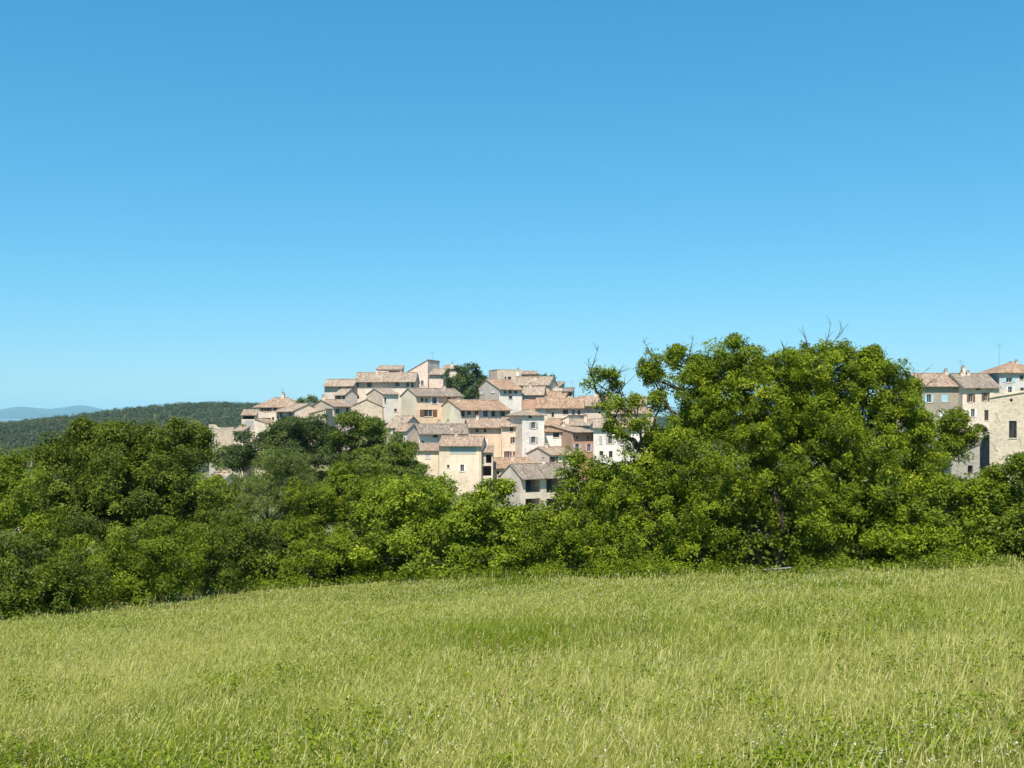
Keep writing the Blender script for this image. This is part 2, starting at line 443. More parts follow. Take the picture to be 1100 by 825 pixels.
        for i in range(4):
            p, q = k[i], k[(i + 1) % 4]; rb.poly([(*p, e0), (*q, e0), (*q, e0 + T), (*p, e0 + T)])
        ridge = ((*r0, zr + T + .02), (*r1, zr + T + .02)) if abs(w - dd) > .6 else None
    else:
        rb.box(.25, w - .25, .25, dd - .25, H - .5, H - .3); ridge = None
        pb = MB()
        pb.box(-.06, w + .06, -.06, .25, H + .003, H + .12); pb.box(-.06, w + .06, dd - .25, dd + .06, H + .003, H + .12)
        pb.box(-.06, .25, .253, dd - .253, H + .003, H + .12); pb.box(w - .25, w + .06, .253, dd - .253, H + .003, H + .12)
        pb.build('parapet', ms, root)
    rf = rb.build('roof', mr, root)
    if ridge is not None:
        p, q = np.array(ridge[0]), np.array(ridge[1]); n_ = max(4, int(np.linalg.norm(q - p) / .45))
        tb = MB(); ts = np.linspace(0, 1, 2 * n_ + 1)
        tb.tube([p + (q - p) * s for s in ts], [0.15 if i % 2 else 0.115 for i in range(len(ts))], 6)
        tb.build('ridge_tiles', roofmat('beige' if roof != 'grey' else 'grey'), rf)
    if gen and kind in ('gable', 'shed', 'hip'):
        gb = MB(); gb.box(-.02, w + .02, -.14, -.003, H - .16, H - .02); gb.box(-.01, w + .01, -.26, -.142, H - .07, H - .005 - .02)
        gb.build('eave_cornice', wallmat((.44, .34, .25)), root)
    # gutter pipe on some facades
    if kind == 'gable' and H > 5 and w > 6 and (int(abs(a or 0) + c if a else c) % 2 == 0):
        gb = MB(); gb.tube([(w - .25, -.07, .5), (w - .25, -.07, H - .3)], [.05, .05], 6); gb.build('downpipe', paint((.30, .27, .23)), root)
    # chimneys: (fraction along front, fraction of depth, height above roof, pots)
    def rz(x, y):
        if kind == 'gable': return H + min(y, dd - y) * t
        if kind == 'gablex': return H + min(x, w - x) * t
        if kind == 'shed': return H + y * t
        if kind == 'shedr': return H + x * t
        if kind == 'shedl': return H + (w - x) * t
        if kind == 'hip': return H + min(x, w - x, y, dd - y) * t
        return H - .3
    if not ch and kind in ('gable', 'hip') and w > 5 and (int(xkey * 7.3) % 5) < 3: ch = ((.2 + .13 * (int(xkey) % 5), .36 + .07 * (int(xkey) % 4), .55 + .1 * (int(xkey * 3) % 4)),)
    for cc in ch:
        fx, fy, hh = cc[:3]; x, y = fx * w, fy * dd; z0 = rz(x, y); s = .32
        cb = MB(); cb.box(x - s, x + s, y - s, y + s, z0 - .35, z0 + hh)
        cb.box(x - s - .08, x + s + .08, y - s - .08, y + s + .08, z0 + hh + .002, z0 + hh + .1)
        chm = cb.build('chimney', wallmat(PALE), rf)
        pb = MB()
        for ox in (-.17, .17): pb.tube([(x + ox, y, z0 + hh + .1), (x + ox, y, z0 + hh + .5)], [.12, .10], 7)
        pb.build('chimney_pot', paint((.2, .10, .07)), rf)
    if not ant and kind == 'gable' and int(xkey * 2.1) % 3 == 0: ant = ((.7, .5, 1.9),)
    for (fx, fy, hh) in ant:
        x, y = fx * w, fy * dd; z0 = rz(x, y)
        ab = MB(); ab.tube([(x, y, z0), (x, y, z0 + hh)], [.03, .02], 5)
        for k, zz in enumerate((hh - .1, hh - .5)):
            ab.tube([(x - .55, y, z0 + zz), (x + .55, y, z0 + zz)], [.018, .018], 4)
            for i in range(5): ab.tube([(x - .5 + i * .25, y - .25, z0 + zz), (x - .5 + i * .25, y + .25, z0 + zz)], [.013, .013], 4)
        ab.build('antenna', paint((.12, .12, .12)), rf)
    return root
G = 'houses of the hill village'
V = house
# ---- far left end
V('squat stone house with a flat top, alone at the left foot of the village', 215, 24, 224.6, 231.5, 251, 460.5, None, 'flat', STONE, 'beige', wk='stone', side=PALE, sk='stone',
  sw=[(228, 470, 2, 4, 'o')], name='stone_house', rag=True)
V('cream house with a broad hipped roof and two rows of small windows, far left', 228, -14, 274, 317, 330, 436.5, 427.5, 'hip', PALE, 'pink',
  fw=[(286, 439.8, 5.5, 4.5, 's:wood'), (295.5, 439.5, 4, 4, 'd'), (306, 439.5, 4, 4, 'd'), (286.5, 451, 4.5, 4.5, 's:wood'), (293.3, 449.8, 2.4, 3.4, 'd')], ch=[(.55, .5, 1.0)], ant=[(.52, .5, 2.3)])
V('small house with an open attic gallery and blue-grey door, under the hipped cream house', 216, 10, 257, 259.5, 275, 446, 441, 'shed', PALE, 'pink', d=6, sw=[],
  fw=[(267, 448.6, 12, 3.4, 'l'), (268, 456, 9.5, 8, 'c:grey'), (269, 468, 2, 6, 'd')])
V('cream windowless lean-to with its top edge falling to the right, below the hipped cream house', 211, -8, 273.5, 294.5, 297, 457, 450.5, 'shedl', PALE, 'pink', gen=False, d=7)
V('low grey-fronted house with a lit right gable, just right of the hipped house', 222, -48, 297, 316.5, 345, 441, 434.5, 'gable', GREYW, 'beige', side=PALE,
  fw=[(302, 446, 3.5, 6, 'd'), (312, 445, 4, 5, 'd')], oh=.6)
V('stone gabled house with a shaded recessed right front, above the rounded bright tree', 216, 32, 334, 357.5, 377, 436.2, 430, 'gable', GREYW, 'pink', side=STONE, sk='stone', oh=.7,
  fw=[(362.8, 442, 4, 6.2, 's:grey'), (373.2, 441.5, 3, 7.5, 'd'), (362, 455, 3.5, 3.5, 'd')], ch=[(.1, .5, .8)])
V('tiny stone lean-to with a sloping tiled edge against the stone gable', 210, -6, 333, 350, 352, 444.5, 440, 'shedr', STONE, 'pink', wk='stone', gen=False, d=5)
V('upper left house with a low tiled roof over a shaded top floor, against the sky', 248, -10, 348.5, 380.5, 386, 413, 406.8, 'gable', GREYW, 'beige', oh=.7,
  fw=[(365.2, 416.8, 2.6, 5, 'd'), (373, 416.5, 2, 3, 'd')])
V('narrow house with a dark open loggia under a short tiled roof, upper left', 238, -35, 359.5, 371, 383, 423.6, 418.5, 'gable', PALE, 'beige', oh=.4,
  fw=[(363, 426.5, 5, 5, 'l'), (369, 426.5, 3, 5, 'd')])
V('long top house with five dark windows in the shade of its wide eave', 250, 0, 381, None, 446, 409.2, 400.8, 'gable', PALE, 'beige', d=11, oh=.75, wk='stone',
  fw=[(383.8, 413.5, 3.5, 6, 'd'), (396.8, 413.8, 5.2, 5.6, 'd'), (426.8, 412.8, 4.6, 4.2, 'd'), (438, 413, 3, 5, 'd'), (443, 413.5, 2.5, 6, 'd'), (384.3, 427, 3, 3, 'h'), (403.5, 428.5, 5, 6.4, 's:wood')])
V('pinkish attic block with a dark roof terrace, rising behind the long top house', 262, 0, 404, None, 431, 397, 393.5, 'shed', PINK, 'beige', d=7, gen=False, oh=.2,
  fw=[(423.5, 400.3, 12, 3.6, 'l')])
V('narrow white fronted house with a rough stone left gable, below the long top house', 240, 34, 394, 411, 428, 423.2, 417.8, 'gable', WHITE, 'beige', side=STONE, sk='stone',
  fw=[(414, 430, 2, 5, 'd'), (425, 440.5, 3, 3, 'd')])
V('broad blind gable wall of pale stone, right behind the rounded bright tree', 229, 6, 374, 376, 411, 437, 429.2, 'gablex', STONE, 'beige', wk='stone', d=8, gen=False)
V('low annexe with one dark window and a tiled roof, right of the squat stone house', 209, -6, 250, 261, 263, 463, 458.6, 'shed', PALE, 'beige', d=4, fw=[(254, 466.5, 4, 4, 'd'), (258.5, 472, 2, 4, 'd')])
# ---- crown of the village
V('tall pink-beige house with a long roof line climbing to the top of the village', 262, -22, 429, 459.5, 477, 404, 387, 'shedr', PINK, 'pink', gen=False, d=7,
  fw=[(452.5, 400, 3.6, 4, 'c:wht'), (453.5, 411.5, 3, 5.5, 's:wht')], sw=[(468, 405.5, 4, 4.5, 's:wht')], ant=[(.95, .5, 2.6)])
V('pink annexe with a lower tiled roof and a shaded porch, stuck on the tallest house', 257, -10, 461, 476, 480, 402, 396.8, 'shed', PINK, 'beige', d=5, oh=.5, fw=[(475, 405.5, 2.6, 3, 'd')])
V('pale house end with a stubby chimney, half behind the dark pine at the summit', 270, 0, 476, None, 491, 396, 393, 'gable', PALE, 'pink', d=7, ch=[(.6, .3, .8)])
V('large peach house with a low wide grey roof and a big brown shuttered window', 226, 28, 424.5, 446.5, 497, 424.6, 418, 'gable', PEACH, 'grey', side=(.78, .66, .48), d=9, oh=.6,
  fw=[(453.4, 429.5, 3, 4.6, 'd'), (458, 430, 2.4, 3, 'd'), (466.7, 430.3, 4.6, 6.6, 's:wht'), (482, 428.5, 3, 4, 'd'), (460.3, 443.8, 9, 7.6, 's:wood')],
  sw=[(434.5, 424, 2, 2, 'h')], ch=[(.75, .45, .8)])
V('cream gabled house with an orange roof and a row of dark openings under its eave', 221, 30, 470, 494, 548, 439.6, 430.5, 'gable', PALE, 'orange', side=(.78, .68, .50), oh=.7,
  fw=[(497.3, 444.5, 4, 6.5, 'd'), (504, 443.8, 4, 4, 'd'), (512, 444.5, 4, 6.5, 'd'), (521.5, 444.5, 5, 6.5, 's:wht'), (530, 444.5, 4, 6, 'd'), (540, 444.5, 5, 5, 'd')], ch=[(.15, .4, .7)])
V('grey gabled house with two white shutters and a bright front, beside the summit pine', 240, 27, 507.5, 536, 561, 417.8, 408.5, 'gable', WHITE, 'orange', side=GREYW, oh=.6,
  fw=[(542.5, 421.3, 3, 3, 'd'), (548, 421, 3.5, 3.5, 'd'), (554, 421.3, 3.4, 3, 'd'), (548.5, 427, 4, 3, 'd')], sw=[(517.5, 421, 4.2, 4.4, 'c:wht'), (529.5, 420, 3.6, 4, 'c:wht'), (513.5, 426, 3, 3.5, 'd')])
V('beige square tower house with a flat top, highest block right of the pine', 259, 20, 525, 534, 560, 397, None, 'flat', STONE, 'beige', wk='stone', fw=[(547.3, 406.3, 3.6, 3.4, 'd'), (556, 401.5, 3, 4, 'c:wht'), (543, 407, 1.6, 5, 'd')], ch=[(.95, .2, .5)])
V('pale pink block with one tiny window, tucked behind the square tower house', 266, 0, 559, None, 577, 402, 399.6, 'shed', PINK, 'pink', d=6, gen=False, fw=[(571, 406.8, 2, 2.4, 'd')])
V('house with a long pale roof sloping down right of the square tower', 254, -20, 548, 590, 598, 413, 405.5, 'gable', STONE, 'beige', d=7, wk='stone', fw=[(562.5, 411, 2.6, 3, 'd')])
V('red-brown fronted house with two small blue windows under a pale roof', 243, -6, 561, 584, 586, 423.6, 416, 'gable', BRICK, 'beige', d=9, oh=.5, fw=[(566, 426.6, 4, 4.6, 'c:blue'), (578, 426, 3.2, 4, 'c:blue')])
V('stone house with an apricot roof, right of the two blue windows', 247, -18, 584, 606, 612, 428.5, 420.5, 'gable', STONE, 'orange', d=8, wk='stone')
V('bare stone terrace house under the small round tree on the ridge', 256, -25, 566, 594, 604, 420, 411, 'shed', STONE, 'beige', wk='stone', gen=False, d=8)
V('white roof-terrace house with chimney stumps at the right shoulder of the ridge', 252, -12, 594, 604, 609, 417.5, None, 'flat', WHITE, 'beige', d=5, ch=[(.35, .5, .7)], ant=[(.6, .4, 2.4)])
V('small grey house with a dark square loggia on the skyline', 250, -8, 604.5, 615, 619, 420.4, 418.5, 'shed', PALE, 'grey', d=6, gen=False, fw=[(610, 423.5, 8.5, 4.4, 'l')], ant=[(.9, .5, 2.2)])
V('long low house with the most orange roof and shadowed upper windows, mid village', 223, -5, 575, 627, 631, 437.6, 428.3, 'gable', PALE, 'orange', d=11, oh=.6,
  fw=[(583, 442, 5, 5, 'c:wht'), (593.8, 445.6, 2.6, 5, 'd'), (607.5, 442.5, 6, 5, 'd'), (616, 443, 3, 5.5, 's:grey'), (622, 443, 3, 5, 'd')], ant=[(.7, .5, 1.6)])
V('pale house with a sloping roof and deep shaded eave, beside the leaning walnut limb', 236, -14, 618, 650, 656, 434.5, 426, 'gable', PALE, 'pink', d=9, oh=.8,
  fw=[(640, 437.5, 6, 4.6, 'd'), (647, 437.5, 3, 4.6, 'd'), (644, 443.3, 2.2, 2.2, 'h')])
V('rubble stone house with a deep shaded eave, seen right of the leaning walnut limb', 236, -10, 674, 694, 703, 433, 426.5, 'gable', STONE, 'beige', wk='stone', d=9, oh=.9, fw=[(684, 436, 10, 3.6, 'd')])
V('low pale house glimpsed between walnut leaves, below the rubble stone house', 224, -6, 655, 702, 706, 444, 438, 'gable', STONE, 'pink', wk='stone', d=8)
# ---- middle rows
V('cluster house with bright tiles and a white framed window, behind the rounded tree', 212, -22, 414, 433, 448, 459, 447.5, 'gable', GREYW, 'beige', d=9, fw=[(424, 463.8, 3.4, 6.5, 's:wht')])
V('small house with a low slanting roof and grey gable, next to the brightest tiles', 206, -30, 425, 437, 450, 462.5, 456, 'gable', GREYW, 'pink', fw=[(431, 468, 2.4, 3, 'd')])
V('wide white house under a deep eave and mottled grey roof, behind the front row', 206, 14, 435, 450, 508, 464.8, 456.2, 'gable', WHITE, 'grey', side=GREYW, d=8.5, oh=.8,
  fw=[(454.3, 475, 2.6, 3, 'h'), (468, 468.5, 5, 3.2, 'd'), (479, 468.5, 6, 3.2, 'd'), (490, 468.5, 4, 3.2, 'd')], ch=[(.45, .62, 1.0), (.62, .62, 1.1), (.62, .15, .5)])
V('apricot fronted house with two dark attic holes and one tall white shutter', 207, 8, 501, 503.5, 538.5, 458.6, 450.4, 'gable', PEACH, 'pink', d=10, oh=.6,
  fw=[(512.5, 462.6, 3, 4, 'd'), (521, 462.6, 3, 4, 'd'), (522.3, 475.5, 3.4, 10, 'c:wht'), (508, 477, 2.5, 4, 'd')])
V('cream house with maroon shutters, between the apricot front and the white tower house', 206.5, 0, 539, None, 561, 457.6, 449.5, 'gable', CREAM, 'pink', d=9.5, oh=.5,
  fw=[(549.4, 461.4, 3.6, 4.8, 'd'), (552.6, 472.8, 4.2, 6.6, 's:mar'), (545.5, 488, 4, 6.6, 's:mar'), (555, 488, 4, 6.6, 's:mar')])
V('tall white tower house with pairs of grey shutters on three storeys', 203, 22, 547, 561, 584.5, 445.4, 438.3, 'hip', WHITE, 'beige', side=PALE, oh=.45,
  fw=[(569.6, 447.8, 3.6, 3, 'd'), (573, 456.8, 4.6, 7, 's:grey'), (573, 472.6, 4.6, 7, 's:grey'), (573, 486.5, 4.2, 6.6, 's:grey')])
V('small house with the upper vivid orange roof, right of the white tower house', 212, -14, 584.8, 601, 607, 456.8, 450.2, 'gable', CREAM, 'orange', d=8, fw=[(593, 461, 2.5, 3, 'd')])
V('low white fronted house with the lower vivid orange roof and a stub chimney', 208, -10, 585, 610, 612, 463.8, 457.6, 'shed', WHITE, 'orange', d=6, ch=[(.75, .5, .9)], fw=[(597.5, 467, 7, 5.5, 'd'), (604, 467.5, 3, 5, 's:wht')])
V('cream house with a steep dark half-gable, above the terracotta front', 214, -28, 596, 611, 634, 454.5, 447, 'shedr', PALE, 'grey', side=CREAM, gen=False, d=9)
V('greyish dormer house with a white framed double window, behind the terracotta front', 212, -12, 612, 634, 641, 457, 451, 'shed', GREYW, 'beige', d=6, fw=[(617, 458, 2, 3.5, 's:wht'), (623, 457.5, 3.5, 6, 's:wht')], ch=[(.68, .6, 1.2)])
V('terracotta house with a blind rust gable and lavender shutters on a brick-pink front', 205, 32, 591.5, 614.5, 637.5, 464, 462, 'shed', BRICK, 'beige', side=(.42, .27, .19), oh=.7,
  fw=[(620, 470, 2.4, 2.4, 'h'), (632, 470, 2.4, 2.4, 'h'), (620, 481, 4, 8, 's:lav'), (632.6, 481, 3.6, 8, 's:lav'), (620, 496, 3, 4, 'd')])
V('tall white house with grey shutters, its right half behind walnut leaves', 201, -6, 637.5, 690, 693, 458.6, 450.5, 'gable', WHITE, 'beige', d=9, oh=.6,
  fw=[(645.4, 472.5, 3.2, 8.5, 'c:grey'), (655.3, 472.5, 4.4, 9, 's:grey'), (655, 462.5, 4, 5, 'c:green'), (646, 487, 4, 5, 'd'), (656, 488, 4, 7, 'd'), (668, 473, 4, 9, 's:grey')])
V('little gabled house with a pink roof and one brown window, below the terracotta gable', 195, 33, 566, 590.5, 616, 488.6, 480.8, 'gable', WHITE, 'pink', side=GREYW, fw=[(594.6, 493.5, 4.4, 6, 's:wood')])
# ---- front row
V('cream house with one lavender shuttered window, left of the long teal opening', 193.5, 0, 440, None, 471.2, 484.2, 477.6, 'shed', CREAM, 'pink', d=7, fw=[(459.5, 490, 5, 5, 'c:lav'), (449, 498, 3, 4, 'd')])
V('cream house with a long teal shaded opening under its eave, in the front row', 189, -4, 471.6, 517, 519, 478.4, 469.4, 'gable', CREAM, 'pink', d=9, oh=.5,
  fw=[(497.5, 483.3, 28, 7, 'c:teal'), (481.5, 501, 2.6, 3.2, 'd'), (496.5, 502.8, 4, 7.4, 's:wht'), (487, 518, 3, 4, 'd')])
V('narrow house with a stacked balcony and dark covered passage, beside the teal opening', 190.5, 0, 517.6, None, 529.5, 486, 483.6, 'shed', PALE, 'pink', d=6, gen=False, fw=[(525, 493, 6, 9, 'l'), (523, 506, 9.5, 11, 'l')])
V('low house with a mottled orange roof, behind the loggia house', 196, 8, 527, 530, 584, 502.6, 492.4, 'gable', CREAM, 'orange', d=9, fw=[(535, 508, 3, 4, 'd')], ch=[(.42, .35, 1.0)])
V('lowest house with a grey-brown roof, pale blind gable and two-storey dark loggia', 179, 33, 538, 559, 618, 512.2, 498.6, 'gable', PALE, 'grey', side=GREYW, oh=.7,
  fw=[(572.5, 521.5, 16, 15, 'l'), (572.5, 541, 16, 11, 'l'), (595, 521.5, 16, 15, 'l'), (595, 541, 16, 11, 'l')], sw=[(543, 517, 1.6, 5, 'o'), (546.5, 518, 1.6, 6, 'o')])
V('small tiled cottage with a white end wall, peeping through the trees at the village foot', 150, -30, 220, 238.5, 247, 517, 508.5, 'gable', GREYW, 'beige', side=WHITE)
V('little beige roof showing over the left tree tops', 140, -12, 18, 35, 40, 501, 497, 'gable', PALE, 'beige', d=6)

# ---- right-hand cluster
G2 = 'houses of the right-hand quarter'
V('tall grey house with turquoise shutters, leftmost tall house of the right-hand cluster', 205, 0, 990.5, None, 1030.5, 414, 401.8, 'gable', (.40, .35, .27), 'pink', d=12, oh=.6, group=G2,
  fw=[(998, 428, 4.6, 8.6, 's:sky'), (1014.7, 427.6, 6.6, 8, 'c:sky'), (1011.5, 443.8, 4.6, 9, 'c:wht'), (1020.5, 444, 4.4, 9, 'c:green')], ch=[(.98, .5, .7)])
V('tall cream house with wooden shutters and clustered chimney pots on its grey roof', 203, 0, 1034, None, 1073.5, 415.4, 402, 'gable', PALE, 'grey', side=CREAM, d=11, oh=.6, group=G2,
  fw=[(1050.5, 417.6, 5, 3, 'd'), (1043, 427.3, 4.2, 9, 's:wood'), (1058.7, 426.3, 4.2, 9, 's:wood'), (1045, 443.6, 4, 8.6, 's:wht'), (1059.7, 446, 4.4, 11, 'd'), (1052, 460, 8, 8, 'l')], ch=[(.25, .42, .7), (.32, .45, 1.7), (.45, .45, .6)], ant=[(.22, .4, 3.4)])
V('whitish house with a pink hipped roof and tall antenna, at the right edge', 206, 0, 1073.5, None, 1126, 399.6, 388.6, 'hip', (.55, .53, .49), 'orange', d=11, oh=.5, group=G2,
  fw=[(1084, 408.4, 6.4, 4.6, 's:sky'), (1097.5, 405.5, 4.4, 5, 'd'), (1085, 419, 4.4, 7, 's:wht'), (1098, 420, 4, 7, 'd'), (1112, 408, 5, 5, 'd')], ant=[(.21, .4, 5.2)])
V('bare cracked stone house with one tall dark window and a slanting top, right edge', 150, -27, 1063, 1140, None, 427, 415.0, 'shedr', (.62, .52, .385), 'beige', wk='stone', side=(.34, .275, .24), sk='stone', gen=False, d=6, oh=.04, rag=True, cracks=[[(1069, 443), (1071.5, 446), (1070.5, 448.5), (1073, 450.5), (1073.5, 453)], [(1066, 478), (1069, 480), (1068.5, 483), (1072, 485.5)], [(1095, 472), (1097, 476), (1096, 480)]], group=G2, name='stone_house',  # side stone is a darker copy, its shade put into the colour
  fw=[(1088, 461.3, 8.4, 18.6, 'd'), (1086.3, 429.7, 2.8, 3.4, 'h'), (1110, 460, 8, 18, 'd')])
V('grey old shed with a slanting top and two openings, left of the cracked house', 148.5, -0.01, 1022, 1052.5, None, 489.5, 477, 'shedr', (.36, .325, .265), 'grey', wk='stone', gen=False, d=7, oh=.2, group=G2, name='old_shed', cat='shed',
  fw=[(1048.6, 485.5, 4.2, 8.4, 'h'), (1042.3, 504.5, 5.6, 9, 'h')])
V('blue-grey shaded end wall block, in the gap between shed and cracked stone house', 163, 0, 1051, None, 1067, 471, None, 'flat', (.20, .165, .16), 'grey', d=7, group=G2)  # the gap's shadow is put into this dark wall colour
V('ochre house almost hidden by walnut leaves, left of the turquoise shutters', 212, 0, 975, None, 991, 419, 413, 'gable', OCHRE, 'pink', d=9, group=G2)
V('low white house glimpsed in a gap of the big walnut crown', 190, 0, 948, None, 985, 457, 451, 'shed', WHITE, 'beige', d=7, group=G2)
# ================================================================== foliage
def unit(v): return v / (np.linalg.norm(v, axis=-1, keepdims=True) + 1e-9)

def leaf_geom(c, nrm, size, r, aspect=0.5, droop=0.25):
    """rhombic, slightly folded leaves: centres (N,3), normals, lengths -> vertices (4N,3)"""
    n = len(c)
    rnd = r.normal(size=(n, 3)); t = unit(np.cross(nrm, rnd)); t[:, 2] -= droop; t = unit(t)
    b = unit(np.cross(nrm, t)); nn = np.cross(t, b)
    L = size[:, None]; W = L * aspect
    p0 = c - t * L * .5; p2 = c + t * L * .5
    mid = c - t * L * .05 + nn * L * .07
    V = np.stack([p0, mid + b * W * .5, p2, mid - b * W * .5], 1)
    return V.reshape(-1, 3)

def leaves_obj(name, V, tint, mat, parent=None):
    n = len(V) // 4
    return add_mesh(name, V, np.arange(4 * n), np.arange(n) * 4, mat, parent, None, {'tint': tint})

def crown_points(lobes, r, leaf, clump, dens, flat=0.85, fill=0.25, sprig=9, cov=.42):
    """lobes: list of (centre, radii). Leaf sprigs in clumps spread over each lobe's shell and some inside."""
    Cs, Ns, Ts = [], [], []; clumps = []
    for c, rad in lobes:
        area = 4 * np.pi * (np.prod(rad) ** (2 / 3))
        nc = max(4, int(area / (clump * clump) * cov))
        d = unit(r.normal(size=(nc, 3)))
        rr = np.where(r.random(nc) < fill, r.uniform(.15, .7, nc), r.uniform(.66, 1.16, nc))
        cc = c + d * rr[:, None] * rad
        clumps.append((c, cc))
        cs = clump * r.uniform(.55, 1.25, nc)
        ns = np.maximum(3, (dens * cs ** 2 / sprig / 1.0).astype(int))
        ct = r.normal(0, .17, nc)
        for k in range(nc):
            m = ns[k]; e = unit(r.normal(size=(m, 3))) * (r.random(m) ** .45)[:, None]
            s = cc[k] + e * cs[k] * np.array([1, 1, flat]) * .62
            out = unit(e * np.array([1, 1, 1.4]) + d[k] * .7 + np.array([0, 0, .45]))
            # sprig of leaves round each point
            q = np.repeat(s, sprig, 0); o2 = np.repeat(out, sprig, 0)
            off = r.normal(size=(m * sprig, 3)); off -= o2 * (off * o2).sum(1)[:, None] * .6
            q = q + off * leaf * .75
            nn = unit(o2 + np.array([0, 0, .25]) + r.normal(size=o2.shape) * .7)
            Cs.append(q); Ns.append(nn); Ts.append(np.clip(.5 + ct[k] + np.repeat(r.normal(0, .06, m), sprig) + r.normal(0, .12, m * sprig), 0, 1))
    return np.concatenate(Cs), np.concatenate(Ns), np.concatenate(Ts), clumps

def bez(p0, p1, r, n=8, bow=.25, wob=.05):
    p0 = np.array(p0, float); p1 = np.array(p1, float); L = np.linalg.norm(p1 - p0)
    m = (p0 + p1) / 2 + np.array([0, 0, bow * L]) * .5 + r.normal(size=3) * L * wob - (p1 - p0) * np.array([.12, .12, 0])
    t = np.linspace(0, 1, n)[:, None]
    return (1 - t) ** 2 * p0 + 2 * t * (1 - t) * m + t ** 2 * p1 + r.normal(size=(n, 3)) * L * .008 * np.sin(np.pi * t)

def tree(name, label, px, Y, lobes, leaf, mat, bark, seed, trunk_r=.16, clump=.9, dens=420, group='trees and bushes along the field edge', cat='tree',
         aspect=.5, flat=.85, fill=.3, fork=.35, bare=(), twigs=7, lean=0., extra=(), sub=0, depth=.9, sprig=9, cov=.42):
    r = np.random.default_rng(seed)
    x = (px - CX) / F * Y; g = float(ground(x, Y)); base = np.array([x, Y, g])
    if Y < 60: leaf, dens = leaf * .82, dens * 1.4
    LB = []
    for l in lobes:
        lx, ly, rx, ry = l[:4]; dy = l[4] if len(l) > 4 else 0
        yy = Y + dy; s = yy / F
        c = P(lx, ly, yy); c[2] = max(c[2], float(ground(c[0], c[1])) + .25 * ry * s)
        LB.append((c - base, np.array([rx * s, max(rx, ry) * s * depth, ry * s])))
        for k in range(sub):          # smaller bulges riding on the lobe
            d = unit(r.normal(size=3)); d[2] = abs(d[2]) * .8
            f = r.uniform(.28, .45)
            LB.append((c - base + d * LB[-1 - k][1] * r.uniform(.75, 1.0), LB[-1 - k][1] * f))
    root = empty(name, base); tag(root, label, cat, group)
    C, N, T, clumps = crown_points(LB, r, leaf, clump, dens, flat, fill, sprig, cov)
    keep = C[:, 2] > ground(C[:, 0] + base[0], C[:, 1] + base[1]) - g + .05
    C, N, T = C[keep], N[keep], T[keep]
    V = leaf_geom(C, N, leaf * r.uniform(.7, 1.3, len(C)), r, aspect)
    # wood
    mb = MB()
    main = [i for i in range(len(LB)) if i % (sub + 1) == 0]
    cen = np.mean([LB[i][0] for i in main], 0); top = max(LB[i][0][2] for i in main)
    fk = np.array([cen[0] * .35 + lean, cen[1] * .3, max(.25, cen[2] * fork)])
    tr = np.concatenate([bez((0, 0, -.3), fk, r, 7, 0, .05), bez(fk, (cen[0] * .7, cen[1] * .5, fk[2] + (top - fk[2]) * .75), r, 9, 0, .1)[1:]])
    tr_r = np.concatenate([np.linspace(trunk_r * 1.35, trunk_r * .9, 7), np.linspace(trunk_r * .85, .03, 8)])
    mb.tube(tr, tr_r, 9)
    for i in main:
        c, rad = LB[i]
        want = c[2] - .8 * np.hypot(*(c - fk)[:2]); j = int(np.argmin(np.abs(tr[:, 2] - want) + (tr[:, 2] < fk[2] - .01) * 99))
        r0 = min(tr_r[j] * .7, .02 + .035 * rad.max() + .02 * trunk_r)
        pts = bez(tr[j], c, r, 10, .15, .1); mb.tube(pts, np.linspace(max(r0, .02), .018, 10), 6)
        cl = clumps[i][1]
        for k in r.permutation(len(cl))[:twigs]:
            st = pts[r.integers(6, 10)]; q = cl[k]
            mb.tube(bez(st, q, r, 5, .1), np.linspace(.02, .006, 5), 4)
    for path, r0, r1 in extra:
        pts = np.array([P(a, b, Y + (dd[0] if dd else 0)) - base for a, b, *dd in path])
        tt = np.linspace(0, 1, len(pts)); t2 = np.linspace(0, 1, len(pts) * 4)
        pts = np.stack([np.interp(t2, tt, pts[:, k]) for k in range(3)], 1) + r.normal(size=(len(t2), 3)) * .03
        mb.tube(pts, np.linspace(r0, r1, len(t2)), 7)
    for (ax, ay, bx, by, dy) in bare:
        p = P(ax, ay, Y + dy) - base; q = P(bx, by, Y + dy) - base; pts = bez(p, q, r, 8, .05, .06)
        mb.tube(pts, np.linspace(.022, .006, 8), 5)
        for k in range(5):
            st = pts[r.integers(2, 7)]; L = np.linalg.norm(q - p) * r.uniform(.2, .42)
            dr = unit(unit(q - p) + r.normal(size=3) * .55)
            mb.tube(bez(st, st + dr * L, r, 5, .1, .08), np.linspace(.012, .004, 5), 4)
    mb.build('trunk', bark, root, True)
    leaves_obj('crown', V, T, mat, root)
    return root

# leaf materials (real leaf colours; tint spread between leaves also paints highlights and shade)
M_walnut = leafmat('walnut_leaf', [(0, (.042, .066, .004)), (.4, (.125, .176, .005)), (.75, (.215, .272, .008)), (1, (.33, .365, .024))], .30, .55, .2)
M_fresh = leafmat('fresh_leaf', [(0, (.050, .080, .005)), (.4, (.150, .212, .008)), (.75, (.245, .308, .012)), (1, (.36, .40, .035))], .32, .52, .25)
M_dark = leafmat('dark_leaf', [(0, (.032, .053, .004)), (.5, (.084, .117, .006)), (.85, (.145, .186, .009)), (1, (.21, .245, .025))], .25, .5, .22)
M_mid = leafmat('mid_leaf', [(0, (.040, .065, .004)), (.45, (.116, .162, .006)), (.8, (.195, .244, .009)), (1, (.30, .335, .024))], .30, .55, .2)
M_grey = leafmat('greyish_leaf', [(0, (.070, .096, .018)), (.5, (.150, .195, .038)), (.85, (.215, .255, .060)), (1, (.28, .31, .10))], .34, .5, .3)
M_bright = leafmat('bright_leaf', [(0, (.10, .14, .006)), (.5, (.175, .235, .010)), (.85, (.24, .30, .014)), (1, (.30, .34, .03))], .45, .58, .22)
